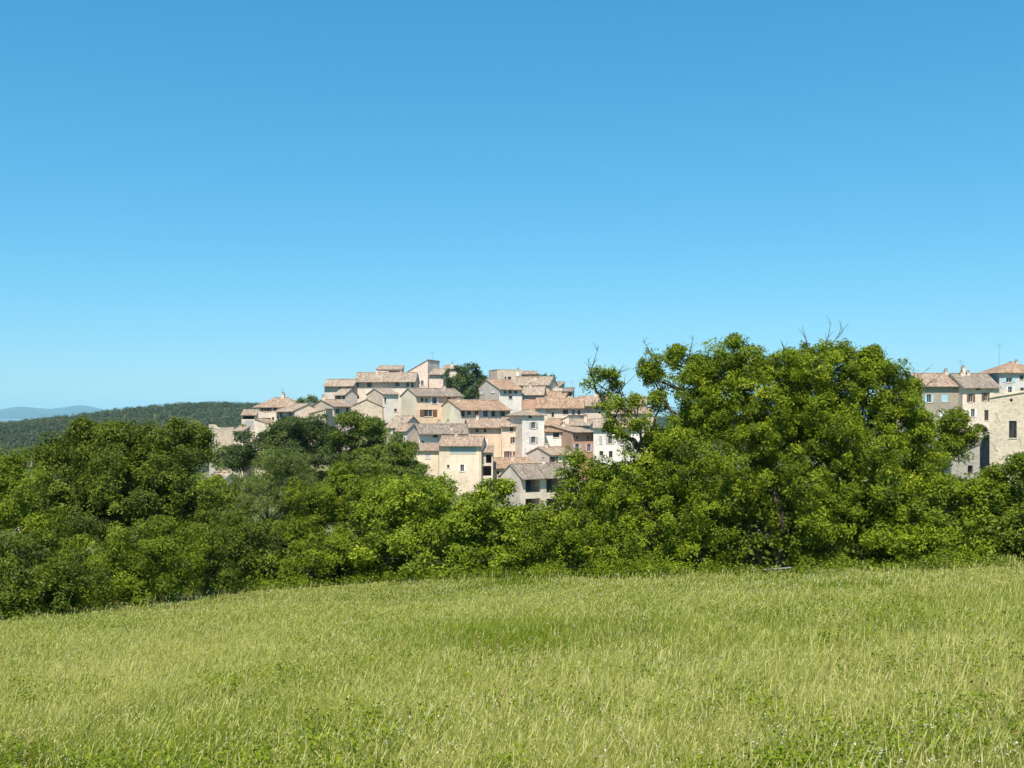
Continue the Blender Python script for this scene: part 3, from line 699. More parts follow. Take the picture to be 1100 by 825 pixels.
M_pine = leafmat('pine_needles', [(0, (.028, .048, .007)), (.5, (.054, .084, .010)), (1, (.09, .125, .018))], .15, .6)
M_pineb = leafmat('light_pine_needles', [(0, (.055, .086, .006)), (.5, (.110, .155, .010)), (1, (.17, .215, .018))], .2, .6)
M_wood = leafmat('far_wood_leaf', [(0, (.036, .050, .016)), (.5, (.056, .072, .022)), (1, (.082, .096, .034))], .12, .7)
B_grey = barkmat('bark_grey', (.11, .09, .07)); B_dark = barkmat('bark_dark', (.06, .048, .036)); B_pale = barkmat('bark_pale', (.30, .27, .22))

T = tree
# ---- left group
T('broadleaf_tree', 'mid-green tree cut by the left picture edge, beside the big dark tree', 10, 38, [(5, 540, 48, 42), (28, 575, 34, 36, -1), (-28, 575, 50, 52), (0, 510, 24, 22, 1), (-60, 530, 50, 50, 2), (20, 620, 40, 30, -1)], .13, M_mid, B_dark, 11, .16, sub=2)
T('broadleaf_tree', 'big broad dark-green tree with the highest crown of the left group', 128, 47,
  [(130, 515, 62, 44), (125, 485, 54, 26), (150, 500, 44, 30, -1), (75, 510, 42, 34), (185, 520, 44, 36), (110, 482, 40, 22, 1), (165, 482, 34, 22), (60, 490, 24, 20, 1), (200, 495, 20, 24), (140, 560, 78, 44, -1), (60, 555, 44, 42), (205, 560, 30, 44, -1), (120, 610, 70, 40, 0), (128, 530, 50, 34, -1.5), (95, 535, 30, 26, -1.5), (165, 538, 34, 26, -1.5), (212, 470, 9, 9, 1), (88, 467, 9, 8), (122, 466, 9, 9), (192, 466, 10, 8)],
  .15, M_dark, B_dark, 12, .24, clump=1.0, dens=430, sub=2)
T('leafy_shrub', 'low glossy dark shrub filling the left corner down to the grass', 40, 31.6, [(0, 640, 60, 26, -.6), (-60, 640, 50, 30, -.6), (40, 620, 52, 36), (-10, 620, 50, 42), (-50, 610, 50, 50), (75, 632, 36, 26), (25, 590, 34, 22, 1), (10, 648, 60, 18, -.8)], .115, M_dark, B_dark, 13, .07, clump=.6, dens=480, cat='shrub', sub=2)
T('leafy_shrub', 'rounded glossy shrub with brighter top leaves, in front of the big dark tree', 140, 35.2, [(130, 605, 50, 36), (165, 600, 40, 30), (105, 622, 40, 30), (150, 578, 32, 16), (190, 588, 30, 24), (85, 598, 26, 24), (128, 634, 56, 18, -.6)], .115, M_mid, B_dark, 14, .08, clump=.6, dens=480, cat='shrub', sub=2)
T('leafy_shrub', 'dark leafy shrub with hanging sprays at the right end of the left thicket', 222, 39.6, [(222, 592, 28, 34), (240, 575, 20, 26, 1), (205, 610, 24, 22), (235, 612, 22, 22)], .125, M_dark, B_dark, 15, .08, clump=.6, dens=430, cat='shrub', sub=2)
T('climbing_vine', 'lime-green vine trailing out of the left thicket onto the grass', 193, 37.6, [(200, 606, 15, 13, -.2), (188, 622, 12, 11, -.4), (212, 594, 16, 11), (178, 633, 11, 8, -.5), (205, 580, 8, 6)], .12, M_bright, B_dark, 16, .03, clump=.4, dens=380, cat='vine')
T('willow_tree', 'grey-green willowy tree with a loose pale crown, right of the left thicket', 288, 48, [(290, 525, 40, 36), (268, 548, 34, 36), (310, 545, 32, 34), (292, 503, 20, 16), (255, 572, 28, 34, -1), (300, 580, 40, 34), (330, 560, 24, 30, 1), (262, 522, 18, 18, 1)],
  .13, M_grey, B_grey, 17, .15, aspect=.3, clump=.85, dens=430, sub=2)
T('broadleaf_tree', 'shaded dark tree between the left thicket and the willowy tree', 262, 46, [(255, 585, 34, 40), (275, 600, 34, 28, 1), (245, 555, 22, 26, 2), (285, 612, 28, 16, 0)], .14, M_dark, B_dark, 18, .12, sub=2)
T('broadleaf_tree', 'mid-green bushy tree spreading below the two pines', 360, 47, [(352, 545, 40, 34), (388, 538, 36, 30), (330, 575, 34, 34, -1), (372, 580, 46, 38, -1), (365, 520, 22, 16), (400, 522, 20, 14, 1), (415, 560, 30, 36, 0), (340, 600, 40, 20, -1), (395, 605, 34, 20, -1)], .14, M_mid, B_dark, 19, .15, sub=2)
T('leafy_shrub', 'small light-green sapling at the hedge foot before the bushy tree', 330, 42.6, [(322, 595, 18, 13), (345, 600, 22, 14), (305, 606, 14, 9), (335, 578, 12, 10), (355, 586, 12, 9)], .15, M_bright, B_dark, 20, .035, clump=.5, dens=230, cat='shrub')
T('walnut_tree', 'broad bright walnut bush with large leaves in the middle of the hedge', 455, 44, [(450, 560, 48, 42), (412, 578, 36, 36), (488, 575, 36, 40), (440, 532, 34, 20), (472, 528, 20, 16, 1), (420, 535, 18, 16, 1), (455, 595, 60, 26, -.6), (400, 600, 26, 22, -.3), (390, 560, 20, 22), (505, 600, 26, 22)],
  .20, M_fresh, B_grey, 21, .12, clump=.75, dens=240, aspect=.42, sub=2)
T('fig_tree', 'rounded fig-like bush with pale pointed top leaves, under the balcony house', 530, 43.5, [(530, 560, 32, 36), (548, 580, 28, 32), (515, 545, 18, 26), (532, 528, 14, 12), (555, 565, 18, 22), (535, 598, 38, 24, -.4), (508, 575, 20, 30), (562, 600, 20, 20, -.2)], .19, M_fresh, B_grey, 22, .10, clump=.65, dens=260, aspect=.48, sub=2)
T('walnut_tree', 'young airy walnut hiding the loggia house, left of the leaning limb', 612, 42, [(600, 548, 28, 28), (628, 530, 26, 24), (590, 580, 34, 30), (622, 570, 34, 34, -.4), (612, 515, 14, 10), (640, 508, 18, 12), (572, 560, 18, 24), (640, 550, 26, 30), (620, 602, 46, 18, -.6), (575, 598, 28, 20), (625, 497, 14, 8), (655, 520, 16, 18)],
  .19, M_walnut, B_grey, 23, .10, clump=.65, dens=225, aspect=.4, sub=1)
# ---- the big walnuts
T('walnut_tree', 'walnut with a leaning bare limb and thin leaf tufts against sky and houses', 700, 38.5,
  [(636, 408, 9, 13), (655, 416, 14, 16), (664, 438, 20, 17), (678, 456, 23, 17), (662, 465, 12, 9), (690, 481, 23, 19), (668, 506, 26, 18, 1), (700, 520, 44, 30), (660, 545, 36, 34), (700, 565, 46, 34, -1), (650, 590, 40, 22, -.6), (702, 598, 46, 16, -.6), (726, 485, 24, 30, 1), (684, 432, 6, 7)],
  .15, M_walnut, B_dark, 24, .18, clump=.42, dens=470, aspect=.4, sub=1,
  extra=[([(700, 600), (712, 560), (700, 505), (686, 480), (668, 462), (650, 437), (640, 416), (634, 400)], .15, .025), ([(660, 450), (668, 430), (662, 405)], .05, .012), ([(686, 480), (700, 460), (712, 430), (706, 405)], .08, .02)],
  bare=[(634, 405, 643, 372, 0), (640, 416, 632, 384, .2), (645, 420, 676, 395, -.2), (660, 430, 683, 402, 0), (655, 425, 660, 396, .3)])
T('walnut_tree', 'tallest and widest walnut with a pale trunk, left half of the great crown', 815, 39,
  [(690, 396, 10, 6), (712, 387, 20, 11), (705, 408, 11, 8), (738, 408, 27, 22), (704, 432, 12, 10), (743, 441, 41, 34), (716, 478, 22, 24, .5), (780, 404, 36, 32), (760, 392, 22, 16), (795, 380, 20, 12), (815, 396, 28, 18), (800, 440, 54, 46), (755, 490, 54, 46, -.8), (815, 490, 54, 48, -1), (730, 540, 48, 40, -.6), (780, 550, 48, 40, -1), (740, 590, 50, 22, -.8), (840, 440, 44, 48), (770, 604, 26, 12, -.6), (788, 369, 9, 5), (728, 377, 8, 6), (765, 425, 44, 40, 2), (790, 390, 30, 20, 1), (850, 405, 32, 26, .5), (842, 384, 16, 9), (745, 391, 12, 8), (860, 470, 40, 44, .5), (820, 530, 40, 34, -.2), (850, 560, 30, 30, 1.5), (870, 430, 36, 40, .5), (812, 600, 28, 16, .6), (838, 600, 22, 14, .8), (866, 602, 16, 14, -1.4)],
  .14, M_walnut, B_grey, 25, .26, clump=.52, dens=520, aspect=.42, cov=.52, fill=.32, sub=1, fork=.3,
  extra=[([(836, 618, -1.2), (842, 575, -1.2), (838, 545, -1.2), (828, 515, -1.0), (815, 470, 0)], .22, .09), ([(735, 470), (718, 435), (704, 410)], .07, .02)],
  bare=[(740, 385, 745, 362, 0), (770, 380, 775, 362, .3), (700, 385, 690, 366, 0)])
T('walnut_tree', 'great walnut with dead twigs on top, right half of the great crown', 900, 38,
  [(880, 404, 42, 32), (862, 386, 24, 14), (892, 380, 26, 12), (905, 430, 46, 40, 1), (950, 470, 44, 40, .5), (905, 530, 50, 44, 0), (860, 590, 24, 20, -.4), (965, 550, 40, 30, 0), (915, 400, 32, 24), (940, 392, 22, 14), (955, 410, 24, 18), (930, 435, 44, 36), (880, 450, 52, 46), (965, 440, 30, 28), (975, 470, 30, 30), (930, 490, 56, 46, -.8), (880, 520, 54, 44, -1.2), (985, 500, 36, 30), (940, 545, 54, 40, -1), (885, 570, 44, 34, -1.2), (905, 600, 46, 20, -1.2), (972, 418, 14, 12), (935, 595, 44, 20, -.8), (990, 450, 16, 14), (935, 382, 10, 6)],
  .14, M_walnut, B_grey, 26, .25, clump=.52, dens=520, aspect=.42, cov=.52, fill=.32, sub=1, fork=.3,
  bare=[(870, 385, 862, 350, 0), (885, 380, 893, 346, 0), (888, 378, 912, 347, .2), (895, 380, 905, 366, -.2), (845, 385, 838, 364, 0), (965, 415, 975, 386, 0), (975, 420, 1000, 395, .2), (985, 425, 1012, 402, 0), (955, 405, 948, 380, 0)])
T('broadleaf_tree', 'darker tree standing up before the right-hand houses', 1016, 46, [(1006, 474, 22, 18), (1030, 462, 16, 12), (1042, 470, 8, 8), (1000, 494, 20, 18), (984, 480, 16, 22), (1016, 453, 10, 8), (985, 515, 30, 26), (1029, 449, 5, 6), (1018, 478, 18, 15)], .14, M_mid, B_dark, 27, .13, clump=.7, dens=400, sub=1)
T('leafy_shrub', 'wide mid-green bush rising to the right from the walnut to the picture edge', 1000, 36.6, [(985, 550, 40, 34), (1020, 545, 36, 30), (1000, 580, 50, 30, -.6), (1050, 565, 36, 34), (960, 585, 36, 26, -.8), (1028, 530, 24, 12), (1055, 590, 44, 18, -1), (1010, 598, 44, 14, -1)], .15, M_walnut, B_dark, 28, .10, clump=.7, dens=350, cat='shrub', sub=2)
T('leafy_shrub', 'darker bush under the cracked stone house at the right edge', 1090, 36.2, [(1085, 520, 26, 22), (1100, 505, 22, 16), (1080, 548, 34, 26), (1115, 540, 40, 40), (1100, 575, 44, 28, -.5), (1140, 560, 50, 50), (1062, 530, 16, 12)], .14, M_mid, B_dark, 29, .10, clump=.65, dens=400, cat='shrub', sub=2)
# ---- trees further back
T('pine_tree', 'dark spreading umbrella pine in front of the left end of the village', 315, 92, [(318, 470, 34, 20), (285, 482, 28, 16), (345, 475, 24, 20), (265, 492, 22, 12), (330, 455, 20, 11), (305, 458, 16, 9), (350, 495, 30, 20), (300, 500, 40, 18), (250, 495, 14, 9), (330, 525, 50, 20)], .24, M_pine, B_dark, 30, .28, clump=1.5, dens=230, aspect=.35, flat=.5, sub=2, group='pines below the village')
T('pine_tree', 'brighter rounded umbrella pine on the right of the darker pine', 402, 90, [(395, 472, 30, 22), (420, 485, 22, 18), (392, 452, 22, 11), (372, 478, 18, 22), (410, 460, 16, 12), (405, 498, 34, 14), (432, 488, 10, 10), (426, 507, 24, 14), (440, 512, 16, 11), (400, 525, 40, 20)], .24, M_pineb, B_dark, 31, .28, clump=1.4, dens=250, aspect=.35, flat=.5, sub=2, group='pines below the village')
GV = 'trees among the village houses'
T('stone_pine', 'dark round pine on the summit between the tall pink house and the tower house', 502, 252, [(505, 406, 16, 11), (492, 410, 12, 12), (515, 412, 9, 13), (503, 396, 10, 6), (488, 420, 9, 10), (506, 420, 14, 10)], .5, M_pine, B_dark, 32, .3, clump=1.6, dens=60, sub=1, group=GV)
T('cypress_tree', 'slim dark cypress against the annexe of the tall pink house', 481, 250, [(481, 408, 2.2, 9), (481.5, 416, 2.6, 8), (480.6, 401.5, 1.3, 4)], .4, M_pine, B_dark, 33, .15, clump=.8, dens=70, group=GV)
T('cypress_tree', 'short dark cypress tip poking up left of the summit pine', 493.5, 258, [(493.5, 398, 2, 6), (493.5, 405, 2.4, 7)], .4, M_pine, B_dark, 34, .15, clump=.8, dens=70, group=GV)
T('stone_pine', 'small dark tree on the skyline right of the tower house', 584, 262, [(580, 407, 6, 4), (587, 405.5, 6, 4.5), (592, 410, 5, 4.5), (577, 406, 4, 3)], .45, M_pine, B_dark, 35, .2, clump=1.2, dens=60, group=GV)
T('broadleaf_tree', 'bright green tree between the hipped house and the stone gabled house', 328, 232, [(322, 432, 8, 5), (332, 430, 8, 4.5), (339, 433, 5, 4), (328, 437, 10, 5)], .4, M_pineb, B_dark, 36, .2, clump=1.2, dens=80, group=GV)
T('olive_tree', 'silvery olive below the squat stone house', 238, 200, [(236, 484, 9, 7), (229, 490, 8, 7), (244, 487, 7, 7), (236, 497, 12, 8)], .4, M_grey, B_grey, 37, .15, clump=1.0, dens=110, group=GV)
T('climbing_vine', 'green climber on the corner of the small gallery house', 263, 213, [(262.5, 464, 1.8, 6), (263, 472, 2.4, 6), (262, 458, 1.2, 3)], .3, M_mid, B_dark, 38, .05, clump=.6, dens=90, cat='vine', group=GV)
T('leafy_shrub', 'balcony greenery hanging beside the cracked stone house', 1058, 160, [(1057, 462, 6, 4), (1061, 468, 4, 6), (1052, 458, 3, 3)], .26, M_mid, B_dark, 39, .05, clump=.7, dens=150, cat='shrub', group=GV)
for i, (px, Y, w_, t_, lab, mt) in enumerate([(218, 110, 24, 512, 'dull green tree behind the willowy tree, under the small cottage', M_mid), (445, 120, 26, 512, 'green tree at the foot of the front cream house', M_mid),
        (545, 110, 26, 548, 'green tree at the foot of the loggia house', M_walnut), (655, 120, 30, 505, 'green tree at the foot of the tall white house', M_walnut), (1035, 100, 36, 512, 'green tree at the foot of the old shed', M_mid),
        (1085, 110, 34, 508, 'green tree at the foot of the cracked stone house', M_mid), (20, 75, 40, 512, 'dull tree behind the left edge tree', M_dark), (490, 100, 40, 530, 'green tree behind the middle walnut bush', M_mid)]):
    T('broadleaf_tree', lab, px, Y, [(px, t_ + w_ * .5, w_ * .9, w_ * .55), (px - w_ * .5, t_ + w_ * .8, w_ * .6, w_ * .5), (px + w_ * .55, t_ + w_ * .75, w_ * .6, w_ * .5), (px, t_ + w_ * 1.3, w_, w_ * .6)], .26, mt, B_dark, 60 + i, .2, clump=1.3, dens=180, group='trees in the dip behind the field hedge', sub=2)

# ------------------------------------------------------------------ low growth (uncountable)
def scatter_leaves(name, pts, leaf, mat, seed, clump=.3, per=26, flat=.7):
    r = np.random.default_rng(seed); n = len(pts)
    e = unit(r.normal(size=(n * per, 3))) * (r.random(n * per) ** .4)[:, None]
    sc = np.repeat(clump * r.uniform(.6, 1.4, n), per)[:, None]
    C = np.repeat(pts, per, 0) + e * sc * np.array([1, 1, flat]); N = unit(e + np.array([0, 0, .6]) + r.normal(size=e.shape) * .4)
    V = leaf_geom(C, N, leaf * r.uniform(.6, 1.3, len(C)), r, .5)
    T_ = np.clip(np.repeat(r.normal(.5, .15, n), per) + r.normal(0, .1, n * per), 0, 1)
    return leaves_obj(name, V, T_, mat)

def hedge_y(px): return np.interp(px, [-150, 0, 120, 240, 400, 550, 700, 800, 950, 1100, 1250], [28.5, 30, 33.5, 42, 43, 41, 36.3, 34.2, 33.3, 31.8, 31.0])
r = np.random.default_rng(5)
px = r.uniform(-120, 1220, 900); Y = hedge_y(px) + np.abs(r.normal(0, .7, 900)) - .9 + 1.2 * vnoise(px / 25, px * 0, 12) * 0 + .5 * fbm(px / 40, px * 0, 2)
x = (px - CX) / F * Y; z = ground(x, Y) + r.uniform(.05, .5, 900) * fbm(px / 60, px * 0 + 3, 4) * 1.3
o = scatter_leaves('bramble_undergrowth', np.stack([x, Y, z], 1), .10, M_mid, 51, .34, 34); tag(o, 'low green brambles and weeds where the grass meets the hedge', 'undergrowth', kind='stuff')
px = np.concatenate([r.uniform(575, 720, 80), r.uniform(250, 330, 40), r.uniform(640, 700, 30)]); Y = hedge_y(px) - .9 + r.normal(0, .5, 150)
x = (px - CX) / F * Y; z = ground(x, Y) + r.uniform(.1, .75, 150)
o = scatter_leaves('nettle_patch', np.stack([x, Y, z], 1), .10, M_bright, 52, .32, 34); tag(o, 'brighter green weeds at the foot of the hedge', 'undergrowth', kind='stuff')
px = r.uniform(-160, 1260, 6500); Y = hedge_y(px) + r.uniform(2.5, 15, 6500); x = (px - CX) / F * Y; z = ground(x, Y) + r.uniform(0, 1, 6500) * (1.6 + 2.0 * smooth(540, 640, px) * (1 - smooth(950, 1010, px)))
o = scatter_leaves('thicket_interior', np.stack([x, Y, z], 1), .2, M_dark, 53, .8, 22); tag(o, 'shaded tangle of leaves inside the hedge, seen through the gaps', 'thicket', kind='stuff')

# ------------------------------------------------------------------ far wood on the left hill
r = np.random.default_rng(8)
n = 15000
Y = r.uniform(330, 1400, n); k = r.uniform(-560, 420, n) / F; x = k * Y
z = ground(x, Y); keep = (fbm(x / 45, Y / 45, 21) > .12) & ((Y > 620) | (x < -75)) & (r.random(n) < np.clip(.35 + Y / 1400, 0, 1))
x, Y, z = x[keep], Y[keep], z[keep]; n = len(x)
hh = r.uniform(4.0, 7.5, n); ww = r.uniform(2.2, 4.0, n); per = 90
e = unit(r.normal(size=(n * per, 3))) * (r.random(n * per) ** .3)[:, None]
C = np.stack([x, Y, z + hh * .55], 1).repeat(per, 0) + e * np.stack([ww, ww, hh * .5], 1).repeat(per, 0)
N = unit(e + np.array([0, 0, .5]) + r.normal(size=e.shape) * .2)
V = leaf_geom(C, N, r.uniform(.7, 1.4, len(C)), r, .8, .1)
tn = np.clip((r.normal(.45, .10, n) + (fbm(x / 90, Y / 90, 77) - .5) * .9).repeat(per) + r.normal(0, .08, n * per), 0, 1)
o = leaves_obj('far_wood', V, tn, M_wood); tag(o, 'dark oak and pine wood covering the far hill on the left', 'wood', kind='stuff')
# ================================================================== ground, grass, sky, air
def grid_obj(name, xs, ys, fn, mat):
    X, Yg = np.meshgrid(xs, ys); Z = fn(X, Yg); V = np.stack([X, Yg, Z], -1).reshape(-1, 3)
    nx, ny = len(xs), len(ys); i = (np.arange(ny - 1)[:, None] * nx + np.arange(nx - 1)[None, :]).ravel()
    q = np.stack([i, i + 1, i + nx + 1, i + nx], 1)
    return add_mesh(name, V, q.ravel(), np.arange(len(q)) * 4, mat, smooth_sh=True)

m_ground, nt, N, L, out = newmat('meadow_soil')
tc = N.new('ShaderNodeTexCoord'); v = tc.outputs['Object']
n1 = noise(nt, v, .12, 5); n2 = noise(nt, v, 3.0, 5); n3 = noise(nt, v, .012, 4)
cc = mixcol(nt, ramp(nt, n1, [(.35, 0), (.65, 1)]), (.095, .115, .035), (.16, .16, .06))
cc = mixcol(nt, ramp(nt, n2, [(.45, 0), (.7, .6)]), cc, (.06, .065, .025))
cc = mixcol(nt, ramp(nt, n3, [(.45, 0), (.6, .5)]), cc, (.13, .14, .055))
principled(nt, out, cc, .95, n2, .5, .08, .1)
def axis(parts): return np.concatenate([np.linspace(a, b, n, endpoint=False) for a, b, n in parts])
xs = np.unique(np.concatenate([-np.geomspace(70, 9000, 60), np.linspace(-70, 130, 161), np.geomspace(131, 9000, 55), -np.linspace(70, 700, 70)]))
ys = np.unique(np.concatenate([np.linspace(-120, 0, 25), np.linspace(0, 60, 90), np.linspace(60, 340, 120), np.linspace(345, 1500, 90), np.geomspace(1510, 16000, 30)]))
g = grid_obj('ground', xs, ys, ground, m_ground); tag(g, kind='structure')

# distant mountains
m_mt, nt, N, L, out = newmat('mountain_forest_and_rock')
tc = N.new('ShaderNodeTexCoord'); n1 = noise(nt, tc.outputs['Object'], .0012, 6)
principled(nt, out, ramp(nt, n1, [(.35, (.02, .035, .02)), (.6, (.05, .06, .04)), (.78, (.14, .13, .11))]), .95, n1, .3, 30, .1)
def mtn(x, y):
    k = x / y * F + CX
    prof = 178 * np.exp(-((k - 22) / 38) ** 2) + 186 * np.exp(-((k - 90) / 36) ** 2) + 110 * np.exp(-((k + 80) / 60) ** 2) + 60 * np.exp(-((k - 180) / 60) ** 2)
    return -24 + (prof * (.9 + .2 * fbm(x / 900, y / 900, 31)) + 14 * fbm(x / 260, y / 260, 33)) * np.clip(1 - np.abs(y - 14000) / 1700, 0, 1) ** .8
mm = grid_obj('mountains', np.linspace(-8900, -3600, 180), np.linspace(12400, 15600, 50), mtn, m_mt); tag(mm, kind='structure')

# ---- grass blades
def grass_blades(n, ysamp, seed):
    r = np.random.default_rng(seed)
    Y = ysamp(r, n); x = r.uniform(-1, 1, n) * (.60 * Y + 7.5)
    lim = hedge_y(x / Y * F + CX) + 1.2; k = Y < lim; return x[k], Y[k], r
def sampler(a, b, p):
    def f(r, n):
        u = r.random(n); e = 2 - p
        return (a ** e + u * (b ** e - a ** e)) ** (1 / e)
    return f
x, Y, r = grass_blades(1700000, sampler(4.8, 47, 1.22), 40)
n = len(x)
patch = fbm(x / 3.2, Y / 4.5, 71); patch2 = fbm(x / 1.1, Y / 1.3, 72); patch3 = fbm(x / 9, Y / 9, 73)
band = .10 * np.exp(-((Y - 15) / 6) ** 2) + .25 * smooth(-1, 6, x) * np.exp(-((Y - 14) / 5) ** 2) + .20 * np.exp(-((x + 5) / 3.0) ** 2 - ((Y - 15) / 3.5) ** 2) - .13 * smooth(24, 36, Y) - .10 * np.exp(-((Y - 8) / 1.8) ** 2)
far_soft = np.interp(Y, [12, 26], [1, .45])
dry = np.clip(((patch - .5) * 1.25 + (patch3 - .5) * .7) * far_soft + .25 + band * 1.3, .06, .85)
kind = r.random(n); isdry = kind < dry
tall = r.random(n) < np.interp(Y, [8, 20, 40], [1, .6, .2]) * (.007 + .05 * np.clip(patch - .42, 0, 1) * 2 + .03 * np.clip(patch2 - .45, 0, 1))
h = (.11 + .17 * patch2 + .12 * (patch - .5)) * r.uniform(.5, 1.5, n); h = np.where(tall, r.uniform(.40, .80, n) * (.65 + .5 * patch), h)
h *= np.interp(Y, [4, 7, 9, 16, 30, 42], [.6, .85, 1, .85, .62, .5])
w = np.maximum(.0034, .00034 * Y) * r.uniform(.6, 1.5, n); w = np.where(tall, w * .55, w)
wind = .05 + .30 * fbm(x / 2.5, Y / 2.5, 75)
ang = r.uniform(0, 2 * np.pi, n); amp = r.uniform(.1, 1.25, n)
lx = wind * 1.0 + np.cos(ang) * amp; ly = np.sin(ang) * amp + .05
lx = np.where(tall, wind * .8 + .22 * np.cos(ang), lx); ly = np.where(tall, .22 * np.sin(ang), ly)
z = ground(x, Y) - .02
fa = r.uniform(-1.0, 1.0, n); sx, sy = np.cos(fa), np.sin(fa)
b = np.stack([x, Y, z], 1); lean = np.stack([lx * h, ly * h, 0 * h], 1); up = np.stack([0 * h, 0 * h, h], 1)
side = np.stack([sx * w, sy * w, 0 * w], 1) * .5
m1 = b + up * .55 + lean * .30; tp = b + up * (1 - .18 * np.minimum(1, lx ** 2 + ly ** 2)[:, None]) + lean
V = np.stack([b - side, b + side, m1 + side * .85, m1 - side * .85, tp], 1).reshape(-1, 3)
i5 = np.arange(n) * 5
loops = np.stack([i5, i5 + 1, i5 + 2, i5 + 3, i5 + 3, i5 + 2, i5 + 4], 1).ravel()
ls = np.stack([np.arange(n) * 7, np.arange(n) * 7 + 4], 1).ravel()
green = np.clip(r.normal(.27, .17, n) + (patch3 - .5) * .30 * far_soft + (patch2 - .5) * .5 - .10 * smooth(22, 36, Y) - .08 * np.exp(-((Y - 8) / 1.6) ** 2), 0, .55); straw = np.clip(r.normal(.76, .11, n), .55, 1)
tint = np.where(isdry | (tall & (r.random(n) < .75)), straw, green)
m_grass = leafmat('grass_blade', [(0, (.050, .092, .005)), (.25, (.132, .182, .010)), (.5, (.240, .285, .024)), (.62, (.34, .355, .062)), (.8, (.44, .425, .14)), (1, (.55, .505, .25))], .34, .7, .05)
ga = add_mesh('meadow_grass', V, loops, ls, m_grass, None, None, {'tint': np.repeat(tint, 2)}); tag(ga, 'long half-dry meadow grass leaning to the right', 'grass', kind='stuff')
# seed heads on the tall stems
tt = np.where(tall | ((r.random(n) < .16) & (patch3 > .36)))[0]; c = tp[tt]; d = unit(lean[tt] * .9 + up[tt] * .6); m = len(tt)
per = 3; cc_ = np.repeat(c, per, 0) - np.repeat(d, per, 0) * (np.tile(np.arange(per), m) * .035)[:, None]; dd_ = np.repeat(d, per, 0)
sz = np.where(np.repeat(tall[tt], per), .05, .022) * r.uniform(.6, 1.4, m * per); bb = unit(np.cross(dd_, r.normal(size=dd_.shape))); ww = np.maximum(.0045, np.repeat(Y[tt], per) * .00033)[:, None]
Vs = np.stack([cc_ - dd_ * sz[:, None], cc_ + bb * ww, cc_ + dd_ * sz[:, None], cc_ - bb * ww], 1).reshape(-1, 3)
o = leaves_obj('grass_seed_heads', Vs, np.clip(r.normal(.85, .1, m * per), .6, 1), m_grass); tag(o, 'pale seed heads nodding over the meadow grass', 'grass', kind='stuff')
# tiny white and mauve meadow flowers
r = np.random.default_rng(44); nf = 3800
Yf = sampler(5, 42, 1.2)(r, nf); xf = r.uniform(-.6, .6, nf) * Yf; pf = fbm(xf / 2.2, Yf / 2.2, 91); k = (pf > .56) & (Yf < hedge_y(xf / Yf * F + CX) - 4); xf, Yf = xf[k], Yf[k]; nf = len(xf)
cf = np.stack([xf, Yf, ground(xf, Yf) + r.uniform(.22, .5, nf)], 1)
per = 4; C4 = np.repeat(cf, per, 0) + r.normal(0, .012, (nf * per, 3)); s4 = np.repeat(np.maximum(.013, .0008 * Yf), per) * r.uniform(.6, 1.2, nf * per)
Vf = leaf_geom(C4, unit(r.normal(size=C4.shape) * .5 + np.array([0, -.4, .8])), s4, r, .8, 0)
m_fl = leafmat('petal', [(0, (.42, .36, .45)), (.4, (.6, .58, .56)), (1, (.72, .70, .62))], .3)
o = leaves_obj('meadow_flowers', Vf, np.repeat(r.random(nf), per), m_fl); tag(o, 'tiny white and mauve flowers scattered through the grass', 'flowers', kind='stuff')

# broad-leaved weeds and rusty sorrel stalks standing in patches among the grass
r = np.random.default_rng(46); nw = 16000
Yw = sampler(6.2, 34, 1.7)(r, nw); xw = r.uniform(-.62, .62, nw) * Yw
k = (fbm(xw / 1.6, Yw / 1.6, 95) + .12 * np.exp(-((Yw - 7.5) / 2) ** 2) > .635) & (Yw < hedge_y(xw / Yw * F + CX) - 1); xw, Yw = xw[k], Yw[k]; nw = len(xw)
o = scatter_leaves('meadow_weeds', np.stack([xw, Yw, ground(xw, Yw) + r.uniform(.05, .30, nw)], 1), .045, M_walnut, 47, .12, 10, .9)
tag(o, 'leafy green weeds growing in patches between the grass', 'weeds', kind='stuff')
ns = 2600; Ys = sampler(6.5, 34, 1.2)(r, ns); xs_ = r.uniform(-.62, .62, ns) * Ys
k = (fbm(xs_ / 1.9, Ys / 2.4, 97) > .58) & (Ys < hedge_y(xs_ / Ys * F + CX) - 3); xs_, Ys = xs_[k], Ys[k]; ns = len(xs_)
zs = ground(xs_, Ys); hs = r.uniform(.35, .6, ns); lx_ = r.normal(.06, .05, ns); per = 10
tq = r.uniform(.55, 1, (ns, per)); Cs_ = np.stack([xs_[:, None] + lx_[:, None] * tq, Ys[:, None] + 0 * tq, zs[:, None] + hs[:, None] * tq], -1).reshape(-1, 3) + r.normal(0, .012, (ns * per, 3))
Vd = leaf_geom(Cs_, unit(r.normal(size=Cs_.shape) + np.array([0, -.5, .3])), r.uniform(.016, .034, ns * per), r, .6, .1)
m_dock = leafmat('sorrel_seed', [(0, (.13, .06, .03)), (.6, (.26, .15, .07)), (1, (.38, .27, .13))], .25, .8, .05)
o = leaves_obj('sorrel_stalks', Vd, np.repeat(r.random(ns), per), m_dock); tag(o, 'rusty brown sorrel seed stalks scattered in the meadow', 'sorrel', kind='stuff')

# ---- rail under the big walnut
fr = empty('wooden_fence', P(806, 613, 34.0)); tag(fr, 'old grey wooden rail on short posts in the shade under the big walnut', 'fence')
mb = MB(); s = 34.0 / F
mb.tube([(0, 0, 0), (20 * s, .02, .03), (44 * s, 0, .10)], [.03, .035, .028], 7); mb.build('rail', paint((.20, .185, .165), .9), fr)
for px_ in (3, 24, 42):
    mb = MB(); xx = px_ * s; gz = float(ground(P(806 + px_, 613, 34.0)[0], 34.06)) - fr.location[2]
    mb.tube([(xx, .06, gz - .3), (xx, .06, .12)], [.05, .045], 7); mb.build('post', paint((.25, .22, .18), .9), fr)
